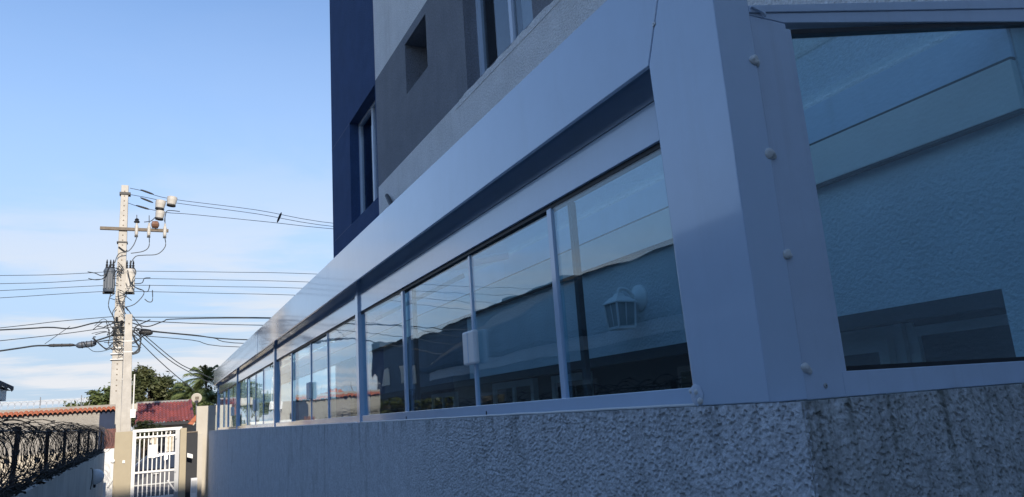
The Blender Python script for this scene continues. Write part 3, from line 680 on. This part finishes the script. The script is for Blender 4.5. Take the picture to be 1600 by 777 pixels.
for xx in (-0.56,-0.2,0.27):
    c = MB().lathe((xx,PY-0.24,7.92),[(0.02,0),(0.045,0.04),(0.055,0.10),(0.05,0.12),(0.055,0.18),(0.05,0.20),(0.055,0.30),(0.03,0.36),(0.03,0.44)],sides=10).build('fuse_cutout','tpale',up_)
    MB().box(xx-0.05,xx+0.05,PY-0.29,PY-0.19,7.88,7.93).build('cutout_cap','black',c); MB().tube([(xx,PY-0.24,8.34),(xx-0.01,PY-0.24,8.62)],0.012,5).build('cutout_lead','cable',c)
MB().lathe((-0.56,PY-0.24,8.36),[(0.08,0),(0.09,0.03),(0.05,0.08),(0.07,0.10),(0.03,0.14)],sides=12).build('insulator','black',up_)
MB().lathe((-0.14,PY-0.22,8.32),[(0.04,0),(0.12,0.03),(0.12,0.10),(0.13,0.12),(0.12,0.20),(0.04,0.24)],axis=(1,0,0),sides=12).build('insulator','porcelain',up_)
J = {'cut1':[(-0.54,7.93),(-0.56,7.78),(-0.64,7.56),(-0.78,7.38),(-1.03,7.29),(-1.13,6.99)],'cut2':[(-0.19,7.94),(-0.18,7.57),(-0.34,7.4),(-0.69,7.32)],
'cut3':[(0.27,7.9),(0.3,7.59),(0.08,7.32),(-0.31,7.27),(-0.55,7.22),(-0.69,6.98)],'jmp1':[(0.25,8.42),(0.27,8.64),(0.34,8.8),(0.7,8.79)],'jmp2':[(-0.35,8.37),(-0.15,8.42),(-0.02,8.56)],
'loop1':[(-1.86,6.69),(-1.65,6.65),(-1.47,6.57),(-1.33,6.66)],'loop2':[(-1.83,6.48),(-1.6,6.44),(-1.39,6.53),(-1.27,6.91),(-1.16,6.95)],
'loop3':[(-0.76,6.77),(-0.65,6.35),(-0.51,6.21),(-0.29,6.11),(-0.3,5.94),(-0.53,5.67),(-0.8,5.59),(-0.86,5.73)],'loop4':[(-0.56,6.33),(-0.34,6.36),(-0.27,6.51),(-0.1,6.53)],
'loop5':[(-0.29,6.09),(-0.16,6.09),(-0.11,6.3)],'loop6':[(-0.03,6.13),(-0.02,5.79),(-0.13,5.75),(-0.24,5.84)],'down1':[(-1.0,6.08),(-0.95,5.79),(-0.77,5.38),(-0.64,5.22)],
'down2':[(-0.76,5.59),(-0.51,5.22),(-0.28,4.91)],'coil1':[(-0.57,4.81),(-0.45,4.5),(-0.33,4.3),(-0.36,4.16),(-0.52,4.1)],'coil2':[(-0.53,4.81),(-0.31,4.6),(-0.37,4.24),(-0.65,4.04)],
'loop7':[(-1.02,5.6),(-1.12,5.4),(-1.05,5.1),(-0.98,4.6)],'loop8':[(-0.62,6.9),(-0.52,6.7),(-0.62,6.4),(-0.5,6.2),(-0.3,6.12)],'loop9':[(-1.2,6.0),(-1.24,5.6),(-1.05,5.2)]}
for k, p in J.items():
    MB().tube(smoothline([(a,PY-0.30,b) for a,b in p],5),0.014 if k[0]!='c' or k[1]=='u' else 0.026,5).build('jumper_wire','cable',up_)
for k in range(26):
    zv = 4.3+rz_.random()*2.6; a = rz_.uniform(-1.12,-0.75)
    MB().tube(smoothline([(a,PY-0.22,zv),(a+rz_.uniform(-.12,.2),PY-0.28,zv+rz_.uniform(-.15,.15)),(a+rz_.uniform(-.15,.25),PY-0.24,zv+rz_.uniform(-.3,.3))],4),0.011,4).build('jumper_wire','cable',up_)
for k in range(18):
    a = rz_.uniform(-1.1,-0.6); zv = rz_.uniform(4.2,5.2); b_ = rz_.choice((-1,1)); 
    MB().tube(smoothline([(a,PY-0.27,zv),(a+b_*rz_.uniform(.1,.3),PY-0.34,zv-rz_.uniform(0,.25)),(a+b_*rz_.uniform(.2,.55),PY-0.30,zv+rz_.uniform(-.25,.2)),(a+b_*rz_.uniform(.3,.8),PY-0.2,zv+rz_.uniform(-.1,.25))],5),rz_.choice((0.009,0.012,0.017)),4).build('jumper_wire','cable',up_)
for zv in (4.95,5.12,4.72,4.3,4.12,3.95): MB().box(-1.13,-0.74,PY-0.22,PY+0.2,zv,zv+0.03).build('clamp_band','galv' if zv<4.5 else 'black',up_)
for zv, xx in ((5.16,-1.0),(5.0,-0.7),(4.75,-1.05),(4.6,-0.68),(4.85,-0.85),(5.05,-0.86)): MB().lathe((xx,PY-0.26,zv),[(0.03,0),(0.05,0.03),(0.03,0.06),(0.05,0.09),(0.02,0.12)],sides=8).build('insulator','black',up_)
# second, shorter pole in front
p2 = thing('utility_pole', 'shorter cream concrete pole standing in front of the tall pole', 'utility pole', (-0.6,25.4,SZ))
taper(MB(),-0.57,0.165,SZ,-0.66,0.10,5.3,25.4,0.17,0.11).build('shaft','concrete',p2,bevel=0.012)
h2 = MB()
for k in range(10): h2.lathe((-0.64+0.004*k,25.29,5.0-0.30*k),[(0.025,0),(0.025,0.004)],axis=(0,-1,0),sides=8)
h2.build('bolt_holes','wood',p2)['kind'] = 'stuff'
for zv in (4.45,4.12,3.3): MB().box(-0.77,-0.50,25.27,25.52,zv,zv+0.025).build('clamp_band','galv',p2)
MB().tube([(-0.43,25.3,3.45),(-0.43,25.3,2.3)],0.02,6).build('conduit','gatewhite',p2); MB().box(-0.50,-0.36,25.25,25.38,2.15,2.40).build('meter','plastic',p2)
MB().lathe((-0.40,25.22,3.5),[(0.02,0),(0.05,0.02),(0.05,0.05),(0.01,0.08)],sides=10).build('photocell','black',p2)
def can(name, c, r, h, m_, label):
    t = thing(name, label, 'transformer', c)
    MB().lathe(c,[(r*0.9,0),(r*0.94,0.02),(r,0.06),(r,h*0.8),(r*1.06,h*0.82),(r*1.06,h*0.88),(r*0.85,h*0.97),(r*0.3,h)],sides=20).build('tank',m_,t,smooth=False)
    for dx in (-0.5,0.1,0.6):
        MB().lathe((c[0]+dx*r,c[1]-r*0.3,c[2]+h*0.95),[(0.03,0),(0.045,0.05),(0.025,0.08),(0.04,0.12),(0.02,0.17),(0.03,0.2),(0.01,0.3)],sides=8).build('bushing','black',t)
    for k in range(5):
        an = -2.6+k*0.5; MB().box(c[0]+math.cos(an)*r*0.99-0.015,c[0]+math.cos(an)*r*0.99+0.015,c[1]+math.sin(an)*r-0.03,c[1]+math.sin(an)*r+0.01,c[2]+0.1,c[2]+h*0.72).build('cooling_fin',m_,t)
    MB().box(c[0]-r*1.02,c[0]+r*1.02,c[1]-r*0.2,c[1]+r*0.9,c[2]-0.04,c[2]).build('base','black',t)
can('pole_transformer',(-1.27,PY-0.05,6.10),0.165,0.78,'tgrey','dark grey transformer can hung left of the tall pole')
can('pole_transformer',(-0.71,PY+0.0,6.10),0.165,0.78,'tpale','pale transformer can hung right of the tall pole')
def pot(c, r, h, m_, label):
    t = thing('cable_pot', label, 'capacitor', c)
    MB().lathe(c,[(r*0.75,0),(r*0.85,0.015),(r,h*0.6),(r,h*0.95),(r*0.9,h)],axis=(0.12,0,1),sides=16).build('can',m_,t)
    MB().lathe((c[0],c[1],c[2]-0.04),[(r*0.9,0),(r*0.9,0.038)],axis=(0.12,0,1),sides=16).build('lid','black',t)
pot((0.09,PY-0.3,8.86),0.155,0.27,'tpale','pale can hanging highest left of the three by the wires')
pot((0.09,PY-0.25,8.53),0.14,0.26,'tpale','lowest pale can with a dark band above the crossarm')
pot((0.43,PY-0.3,9.00),0.155,0.28,'tpale','pale can hanging rightmost of the three by the wires')
C = []
def cable(name, label, pts, r, ext=True, m_='cable', cat='cable', group=None):
    P = [Vector((a,PY-0.05+(0.0),b)) for a,b in pts]
    if ext and P[0].x < -3.5:
        d = (P[0]-P[1]).normalized(); P = [P[0]+Vector((-30,0,1.2)),P[0]+Vector((-20,0,0.3)),P[0]+d*7+Vector((0,0,0.05))]+P
    if ext and P[-1].x > 2.5:
        P = P+[P[-1]+Vector((8,0,-0.25)),P[-1]+Vector((22,0,0.4))]
    tag(MB().tube(smoothline(P,5),r,5).build(name,m_),label,cat,group)
cable('power_line','highest of four thin power lines passing behind the transformers',[(-4.16,6.58),(-2.85,6.63),(-1.65,6.72),(-1.08,6.78),(-0.48,6.79),(2.13,6.81),(5.34,6.8)],0.009,cat='wire')
cable('power_line','second of four thin power lines passing behind the transformers',[(-4.14,6.33),(-2.84,6.39),(-1.64,6.5),(-1.05,6.54),(-0.29,6.55),(2.13,6.54),(5.34,6.5)],0.009,cat='wire')
cable('power_line','third of four thin power lines passing behind the transformers',[(-4.13,6.12),(-2.83,6.21),(-1.37,6.31),(-1.06,6.31),(-0.09,6.33),(2.14,6.31),(4.89,6.28)],0.009,cat='wire')
cable('power_line','lowest of four thin power lines passing behind the transformers',[(-4.11,5.9),(-2.82,6.01),(-1.36,6.12),(-1.05,6.12),(-0.09,6.12),(2.14,6.08),(4.67,6.03)],0.009,cat='wire')
cable('high_voltage_line','top line running from the pole head to the building',[(-0.81,9.57),(-0.39,9.49),(0.44,9.28),(3.15,9.06),(6.3,8.68)],0.010,cat='wire')
cable('high_voltage_line','middle line running from the pole head to the building',[(-0.8,9.35),(-0.37,9.29),(0.58,9.15),(3.15,8.92),(6.3,8.56)],0.010,cat='wire')
cable('high_voltage_line','lowest line running from the pole head to the building',[(-0.85,9.06),(-0.43,8.93),(0.34,8.8),(1.08,8.78),(3.58,8.64),(6.3,8.48)],0.010,cat='wire')
cable('telecom_cable','thick dark cable kinked left of the pole',[(-4.05,4.94),(-2.84,5.0),(-2.25,4.96),(-1.58,5.13),(-1.08,5.16)],0.022)
cable('telecom_cable','thin straight cable just above the kinked cable on the left',[(-4.05,5.0),(-2.6,5.18),(-1.09,5.32)],0.011)
cable('telecom_cable','thin cable between the kinked cable and the splice on the left',[(-4.02,4.62),(-2.41,4.8),(-1.08,5.0)],0.012)
cable('telecom_cable','thick black cable carrying the splice closures on the left',[(-4.0,4.32),(-3.22,4.44),(-2.81,4.45),(-2.09,4.44),(-1.55,4.57),(-1.07,4.74)],0.026)
cable('tie_wire','short slanting wire tying two cables left of the pole',[(-2.89,4.5),(-2.26,5.03)],0.009,cat='wire')
cable('telecom_cable','topmost straight cable from the short pole to the right',[(-1.02,5.3),(1.17,5.28),(4.01,5.24)],0.012)
cable('telecom_cable','slightly falling cable below the topmost one right of the pole',[(-0.69,5.2),(0.04,5.15),(1.76,5.05),(4.01,4.97)],0.013)
cable('telecom_cable','thick cable sagging in a loop right of the pole',[(-0.6,5.12),(-0.14,4.99),(0.32,5.15),(0.79,5.23),(4.01,5.22)],0.018)
cable('telecom_cable','thick cable running right from the black splice box',[(-0.59,4.97),(0.05,4.84),(1.18,4.7),(3.18,4.49)],0.020)
cable('telecom_cable','thin cable just below the one from the black splice box',[(-0.59,4.89),(0.61,4.75),(1.77,4.6),(3.18,4.36)],0.013)
cable('telecom_cable','lowest of the cables running right from the poles',[(-0.55,4.73),(1.19,4.53),(2.77,4.26)],0.012)
cable('drop_wire','left one of three drop wires slanting down to the tree',[(-0.59,4.81),(0.08,4.06),(0.69,3.45),(1.3,2.9)],0.014,False)
cable('drop_wire','middle one of three drop wires slanting down to the palms',[(-0.5,4.91),(0.48,3.95),(1.21,3.45),(1.8,3.1)],0.014,False)
cable('drop_wire','right one of three drop wires slanting down to the palms',[(-0.47,4.97),(0.73,3.86),(1.44,3.46),(2.2,3.05)],0.014,False)
def sleeve(name,label,c,r,ln,m_,ang=0.0):
    t = thing(name,label,'splice box',c); ax=(math.cos(ang),0,math.sin(ang))
    c0 = Vector(c)-Vector(ax)*ln/2
    MB().lathe(c0,[(r*0.4,0),(r*0.9,0.06),(r,0.1),(r,ln-0.1),(r*0.9,ln-0.06),(r*0.4,ln)],axis=ax,sides=12).build('sleeve',m_,t,smooth=False)
    for k in range(3): MB().lathe(c0+Vector(ax)*(0.15+k*(ln-0.3)/2),[(r*1.12,0),(r*1.12,0.03)],axis=ax,sides=12).build('band','charcoal',t)
sleeve('cable_splice','slim black splice sleeve on the thick cable at the left',(-2.46,PY-0.06,4.45),0.045,0.72,'black')
sleeve('cable_splice','stout grey splice closure next to the slim sleeve',(-1.80,PY-0.06,4.46),0.095,0.55,'tgrey',0.12)
sleeve('cable_splice','black splice box right of the short pole',(-0.17,PY-0.10,4.80),0.09,0.40,'black',-0.1)
sleeve('line_spacer','small dark insulator on the top line near the building',(3.93,PY-0.05,8.83),0.035,0.40,'black',1.2)
for (x0,z0,x1,z1,l_) in ((-0.55,9.55,-0.05,9.38,'highest dark strain insulator beside the pole head'),(-0.52,9.27,-0.08,9.10,'middle dark strain insulator beside the pole head'),(-0.62,8.99,-0.2,8.87,'lowest dark strain insulator beside the pole head')):
    sleeve('strain_insulator',l_,((x0+x1)/2,PY-0.07,(z0+z1)/2),0.03,0.42,'black',math.atan2(z1-z0,x1-x0))

# ------------------------------------------------------------------ parked car seen through the gate
cr = thing('parked_car', 'dark blue parked car seen through the white gate bars', 'car', (0.4,27.8,SZ))
def carpoly(s): return [(x_*s[0], z_*s[1]) for x_, z_ in ((-2.0,0.35),(-2.02,0.62),(-1.93,0.80),(-1.15,0.93),(-0.55,1.40),(-0.2,1.47),(0.75,1.47),(1.1,1.42),(1.65,1.0),(1.98,0.92),(2.03,0.6),(1.98,0.35),(1.62,0.3),(1.5,0.52),(1.3,0.63),(1.1,0.52),(0.98,0.28),(-0.95,0.28),(-1.07,0.52),(-1.27,0.63),(-1.47,0.52),(-1.6,0.3))]
CX, CY = 0.55, 27.0
cb_ = MB(); pp = carpoly((1,1)); n = len(pp)
lay = [(0.0,0.93),(0.06,1.0),(0.85,1.0),(1.64,1.0),(1.70,0.93)]
for (dy, s) in lay:
    for x_, z_ in pp:
        inset = 0.14 if z_ > 1.1 else 0.0
        yy = CY+dy; yy = yy+inset*(1 if dy < 0.5 else (-1 if dy > 1 else 0)); cb_.v.append((CX+x_*(0.98 if s<1 else 1), yy, SZ+z_*(1 if z_<0.5 or s==1 else 0.985)))
for i in range(len(lay)-1):
    for k in range(n): cb_.f.append((i*n+k, i*n+(k+1)%n, (i+1)*n+(k+1)%n, (i+1)*n+k))
cb_.f.append(tuple(range(n))[::-1]); cb_.f.append(tuple(range(4*n,5*n)))
cb_.build('body','carpaint',cr)
for poly in ([(-0.95,1.0),(-0.5,1.36),(-0.05,1.40),(-0.05,0.98)],[(0.05,0.98),(0.05,1.40),(0.7,1.40),(0.9,0.99)],[(1.0,1.0),(0.8,1.38),(1.05,1.34),(1.4,1.02)]):
    MB().add([(CX+a,CY-0.012+(0.14 if b>1.1 else 0.0),SZ+b) for a,b in poly]+[(CX+a,CY+0.03+(0.14 if b>1.1 else 0.0),SZ+b) for a,b in poly],[(0,1,2,3),(7,6,5,4),(0,4,5,1),(1,5,6,2),(2,6,7,3),(3,7,4,0)]).build('side_window','carglass',cr)
for xw in (-1.27,1.30):
    for yw in (CY+0.01,CY+1.50):
        wl = MB().lathe((CX+xw,yw,SZ+0.31),[(0.24,0),(0.30,0.02),(0.31,0.05),(0.31,0.15),(0.30,0.18)],axis=(0,1,0),sides=20).build('wheel','black',cr)
        MB().lathe((CX+xw,yw-0.004,SZ+0.31),[(0.20,0),(0.20,0.01),(0.05,0.015)],axis=(0,1,0),sides=16).build('rim','galv',wl)
MB().box(CX-2.03,CX-1.96,CY+0.15,CY+0.45,SZ+0.62,SZ+0.76).build('headlight','carglass',cr); MB().box(CX-0.35,CX-0.2,CY-0.05,CY-0.01,SZ+0.82,SZ+0.85).build('door_handle','galv',cr)
MB().box(CX-0.85,CX-0.65,CY-0.16,CY-0.001,SZ+0.98,SZ+1.10).build('wing_mirror','carpaint',cr); MB().box(CX-1.0,CX+1.0,CY-0.01,CY-0.001,SZ+0.50,SZ+0.54).build('side_moulding','galv',cr)

# ------------------------------------------------------------------ house with the red tiled roof
hs = thing('tiled_roof_house', 'small house with a weathered red clay tile roof across the street', 'house', (0.6,38,SZ))
MB().box(-0.45,7.0,37.0,42,SZ,2.0).build('wall','cream',hs)
for k,(a,b) in enumerate(((-0.3,0.15),(0.35,0.8),(1.0,1.4))):
    f = MB().box(a,b,36.95,37.0,0.6,1.75).build('window','white',hs); MB().box(a+0.05,b-0.05,36.94,36.955,0.65,1.70).build('pane','carglass',f)
rf = MB(); nx = 90; rows = 9; Yr0, Yr1, Zr0, Zr1 = 36.0, 39.0, 2.06, 3.02
for r_ in range(rows):
    ya = Yr0+(Yr1-Yr0)*r_/rows; ybb = Yr0+(Yr1-Yr0)*(r_+1)/rows+0.02; za = Zr0+(Zr1-Zr0)*r_/rows+0.035; zb_ = Zr0+(Zr1-Zr0)*(r_+1)/rows
    prev = None
    for i in range(nx+1):
        xx = -0.52+2.28*i/nx; w_ = 0.075*abs(math.sin(math.pi*15*i/nx))
        a = len(rf.v); rf.v += [(xx,ya,za+w_),(xx,ybb,zb_+w_),(xx,ya,za+w_-0.03)]
        if prev is not None: rf.f += [(prev,a,a+1,prev+1),(prev+2,a+2,a,prev)]
        prev = a
ro = rf.build('roof','tilered',hs)
MB().tube([(-0.54,39.0,3.06),(1.78,39.0,3.06)],0.07,8).build('ridge',M['greywall'],ro); MB().box(-0.55,1.80,39.0,42,2.4,3.0).build('roof_back','tilered',ro)
MB().box(-0.50,1.72,35.96,36.0,1.96,2.09).build('gutter','charcoal',hs)
MB().tube([(1.77,36.0,2.13),(1.77,39.0,3.09)],0.06,8).build('verge','tilered',ro)
MB().box(-0.80,-0.45,35.8,36.3,2.62,2.95).build('parapet','beige2',hs)
MB().prism([(1.55,1.95),(1.75,1.90),(2.15,2.45),(2.05,2.5),(1.75,2.2)],'y',35.6,36.1).build('hip_tiles','tile',hs)
sd = thing('satellite_dish', 'white round satellite dish in front of the palms', 'satellite dish', (1.92,36.5,2.0))
MB().lathe((1.92,36.5,3.08),[(0.20,-0.05),(0.225,-0.03),(0.15,0.03),(0.04,0.05)],axis=(0.1,0.95,0.2),sides=20).build('reflector','beige2',sd)
MB().tube([(1.92,36.6,3.0),(1.95,36.6,2.0)],0.03,6).build('mast','galv',sd); MB().tube([(1.92,36.45,2.85),(1.92,36.1,3.05)],0.014,5).build('feed_arm','galv',sd)
MB().box(1.84,2.0,36.05,36.15,2.99,3.12).build('feed_horn','wood',sd)

# ------------------------------------------------------------------ vegetation
def crown(b, blobs, n, size, rnd, droop=0.0):
    vol = [bl_[3]*bl_[4]*bl_[5] for bl_ in blobs]; tot = sum(vol)
    for bl_, vv in zip(blobs, vol):
        x0,y0,z0,rx,ry,rz2 = bl_; c0 = Vector((x0,y0,z0))
        clumps = [Vector((rnd.gauss(0,1),rnd.gauss(0,1),rnd.gauss(0,1))).normalized()*rnd.uniform(0.55,1.0) for _ in range(26)]
        for i in range(int(n*vv/tot)):
            q = rnd.choice(clumps)+Vector((rnd.gauss(0,0.13),rnd.gauss(0,0.13),rnd.gauss(0,0.11)))
            if rnd.random() < 0.12: q = q*rnd.uniform(1.0,1.25)
            p = c0+Vector((q.x*rx,q.y*ry,q.z*rz2))
            a = Vector((rnd.gauss(0,1),rnd.gauss(0,1),rnd.gauss(0,0.6)-droop)).normalized(); u = Vector((rnd.gauss(0,1),rnd.gauss(0,1),rnd.gauss(0,1))).cross(a).normalized()
            s = size*rnd.uniform(0.6,1.3); b.add([p-a*s,p+u*s*0.45,p+a*s,p-u*s*0.45],[(0,1,2,3)])
def tree(name, label, base, h, blobs, n, size, mt, seed, cat='tree', group=None):
    rnd = random.Random(seed); t = thing(name, label, cat, base, group); b0 = Vector(base); tr = MB()
    top = Vector((blobs[0][0],blobs[0][1],blobs[0][2]))
    tr.tube([b0,b0.lerp(top,0.5)+Vector((0.05,0,0)),top],0.03*h,8,0.008*h)
    for bl_ in blobs:
        for k in range(3):
            s = b0.lerp(top,rnd.uniform(0.35,0.8)); e = Vector((bl_[0]+rnd.uniform(-.5,.5)*bl_[3],bl_[1]+rnd.uniform(-.5,.5)*bl_[4],bl_[2]+rnd.uniform(-.2,.6)*bl_[5])); tr.tube([s,s.lerp(e,0.5)+Vector((0,0,0.1)),e],0.012*h,5,0.004*h)
    tr.build('trunk','bark',t); c = MB(); crown(c, blobs, n, size, rnd); c.build('crown',mt,t)
tree('bushy_tree','bushy green tree above the tiled wall left of the poles',(-3.0,50,SZ),5,[(-2.9,50,3.6,1.05,1.0,0.75),(-2.1,50.4,3.75,0.9,0.8,0.85),(-3.7,50,3.05,0.9,0.7,0.6),(-1.5,50.5,3.4,0.9,0.8,1.0)],8500,0.12,'leafA',1)
tree('broad_tree','dense dark broadleaf tree right of the poles above the red roof',(0.2,50,SZ),6,[(-0.05,50,4.05,1.2,1.1,1.45),(1.0,50.3,3.7,1.0,0.9,1.15),(-0.7,50,3.4,0.7,0.8,1.3),(0.5,49.6,2.9,1.6,0.8,0.9)],16000,0.12,'leafB',2)
tree('feathery_tree','pale feathery tree between the broadleaf tree and the palms',(1.9,51,SZ),5,[(1.75,51,3.6,0.75,0.7,1.05),(2.4,51.2,3.3,0.9,0.7,1.0),(3.2,51.2,3.2,0.9,0.7,1.1)],6500,0.11,'leafC',3)
tree('low_shrub','dark green shrub hiding the left corner of the red roof',(-0.25,35,SZ),2.4,[(-0.1,35,1.95,0.42,0.4,0.30),(0.3,35,1.75,0.4,0.4,0.25),(-0.3,35,1.6,0.35,0.4,0.5)],1500,0.06,'leafD',4,'shrub')
tree('dry_shrub','brown-green shrub under the satellite dish beside the beige wall',(2.2,40,SZ),3,[(2.05,40,2.2,0.4,0.4,0.6),(2.5,40.3,2.4,0.5,0.5,0.7)],1600,0.08,'leafA',5,'shrub')
def palm(label, base, top, n, ln, seed):
    rnd = random.Random(seed); t = thing('palm_tree', label, 'palm', base, None); b0 = Vector(base); tp = Vector(top)
    MB().tube([b0,b0.lerp(tp,0.5)+Vector((0.08,0,0)),tp],0.13,8,0.09).build('trunk','bark',t)
    for k in range(n):
        an = 2*math.pi*k/n+rnd.uniform(-.2,.2); el = rnd.uniform(-0.1,1.15); d = Vector((math.cos(an),math.sin(an),0)); L_ = ln*rnd.uniform(0.8,1.1)
        pts = []
        for i in range(9):
            s = i/8*L_; pts.append(tp+d*(s*math.cos(el)*0.95)+Vector((0,0,s*math.sin(el)-0.42*s*s/ln)))
        b = MB().tube(pts,0.018,4,0.006)
        for i in range(1,26):
            f_ = i/26*8; j = min(int(f_),7); p = pts[j].lerp(pts[j+1],f_-j); t_ = (pts[j+1]-pts[j]).normalized(); sd_ = t_.cross(Vector((0,0,1))).normalized()
            for sg in (-1,1):
                tip = p+sd_*sg*0.30*ln/1.5*(1-0.5*i/26)+t_*0.16+Vector((0,0,-0.16-rnd.uniform(0,0.12))); wv = t_*0.034
                b.add([p-wv,p+wv,tip],[(0,1,2)])
        b.build('frond','palm',t)
palm('taller palm with arching fronds above the enclosure end',(3.1,50,SZ),(3.15,50,4.75),24,1.75,6)
palm('shorter palm left of the taller one with drooping fronds',(2.5,48.5,SZ),(2.35,48.5,3.75),24,1.75,7)
palm('low palm close behind the end of the enclosure fascia',(3.4,47,SZ),(3.3,47,3.35),22,1.6,8)

hd = thing('dark_fill_hedge','unseen dark hedge added in line with the tiled wall to darken its mirror image','hedge',(-8,TY+0.3,GZ))  # added out of view so the lower panes mirror something dark
hb_ = MB(); rh = random.Random(31)
for k in range(9000):
    p = Vector((rh.uniform(-16,-3.95), TY+0.3+rh.choice((-1,1))*0.38*rh.random()**0.3, GZ+2.35*rh.random()**0.6))
    a = Vector((rh.gauss(0,1),rh.gauss(0,1),rh.gauss(0,1))).normalized()*0.09; u = Vector((rh.gauss(0,1),rh.gauss(0,1),rh.gauss(0,1))).cross(a).normalized()*0.05
    hb_.add([p-a,p+u,p+a,p-u],[(0,1,2,3)])
hb_.build('foliage','leafD',hd); MB().box(-15.9,-4.05,TY+0.1,TY+0.5,GZ-0.2,2.0).build('dark_fill_core','litter',hd)

# ------------------------------------------------------------------ neighbour's house beside the passage (its eave tip shows at the left edge; the glass mirrors it)
nh = thing('neighbour_house', 'low neighbouring house with dark roof and white eave board at the left edge', 'house', (-4.5,5,GZ))
MB().box(-7.6,-2.75,-8,15.6,GZ,2.44).build('wall','houseW',nh)
for yy in (-3.0,1.0,3.2,6.2,9.4,12.6):
    f = MB().box(-2.80,-2.72,yy,yy+1.3,0.8,2.0).build('window','white',nh); MB().box(-2.74,-2.705,yy+0.07,yy+0.62,0.87,1.93).build('pane','carglass',f); MB().box(-2.74,-2.705,yy+0.68,yy+1.23,0.87,1.93).build('pane','carglass',f)
rfm = MB(); ny = 120
for side in (0,1):
    prev=None
    for i in range(ny+1):
        yy = -8.5+25.0*i/ny; w_ = 0.03*math.sin(i*2.1)
        a = len(rfm.v)
        if side == 0: rfm.v += [(-2.28,yy,2.66+w_),(-5.2,yy,4.30+w_),(-2.28,yy,2.60+w_)]
        else: rfm.v += [(-8.1,yy,2.66+w_),(-5.2,yy,4.30+w_),(-8.1,yy,2.60+w_)]
        if prev is not None: rfm.f += [(prev,a,a+1,prev+1),(prev,prev+2,a+2,a)]
        prev = a
rfm.prism([(-2.30,2.60),(-5.2,4.24),(-8.08,2.60)],'y',-8.45,16.42)
rfm.build('roof','slate',nh)
MB().box(-2.42,-2.33,-8.4,16.1,2.40,2.585).build('eave_board','white',nh)

# ------------------------------------------------------------------ distant houses and trees off to the left, mirrored in the glass
def far_house(label,x0,x1,y0,h,rm,wm_,seed):
    t = thing('distant_house',label,'house',((x0+x1)/2,y0,SZ),'distant houses mirrored in the far panes')
    MB().box(x0,x1,y0,y0+8,SZ,h).build('wall',wm_,t)
    MB().prism([(x0-0.4,h),(x1+0.4,h),((x0+x1)/2,h+1.6)],'y',y0-0.4,y0+8.4).build('roof',rm,t)
    n_ = 3
    for k in range(n_):
        xa = x0+(x1-x0)*(k+0.3)/n_; f = MB().box(xa,xa+1.0,y0-0.05,y0,h-2.2,h-0.9).build('window','white',t); MB().box(xa+0.08,xa+0.92,y0-0.07,y0-0.045,h-2.1,h-1.0).build('pane','carglass',f)
far_house('tall white distant house with red roof seen only as a reflection',-26.5,-20.5,120,5.0,'tile','white',1)
far_house('low cream distant house with red roof seen only as a reflection',-34,-28.5,120,3.6,'tile','cream',2)
tb = thing('dark_fill_terrace', 'unseen long dark terrace added so that the glass mirrors a dark wall', 'building', (-14,30,SZ))  # added out of view to keep bright sky out of the pane reflections
MB().box(-18,-12,6,54,SZ,6.3).build('wall','terr',tb)
rt_ = random.Random(9); yy = 6.0
while yy < 53:
    e_ = min(54, yy+rt_.uniform(3,8)); MB().box(-18.1,-11.9,yy,e_-0.01,6.3,6.45+rt_.uniform(0,0.5)).build('parapet','slate',tb); yy = e_
for k in range(12):
    for zv in (0.8,3.6):
        f = MB().box(-12.0,-11.95,8+k*3.8,9.5+k*3.8,zv,zv+1.3).build('window','slate',tb); MB().box(-11.96,-11.94,8.08+k*3.8,9.42+k*3.8,zv+0.08,zv+1.22).build('pane','carglass',f)

# ------------------------------------------------------------------ unseen block added behind the camera to keep the passage in shade
bk = thing('rear_shade_blocker', 'unseen tall dark block added behind the viewer to shade the passage', 'building', (2,-14,GZ))
BH = 1.85+(18.6+12)*math.tan(SUN_EL)
MB().box(-5,5.5,-20,-12,GZ,BH).build('wall','terr',bk)
for r_ in range(4):
    for k in range(3):
        xa = -3.8+k*3.3; za = 2.2+r_*3.0
        f = MB().box(xa,xa+1.5,-12.0,-11.96,za,za+1.3).build('window','white',bk); MB().box(xa+0.07,xa+1.43,-11.965,-11.95,za+0.07,za+1.23).build('pane','carglass',f)
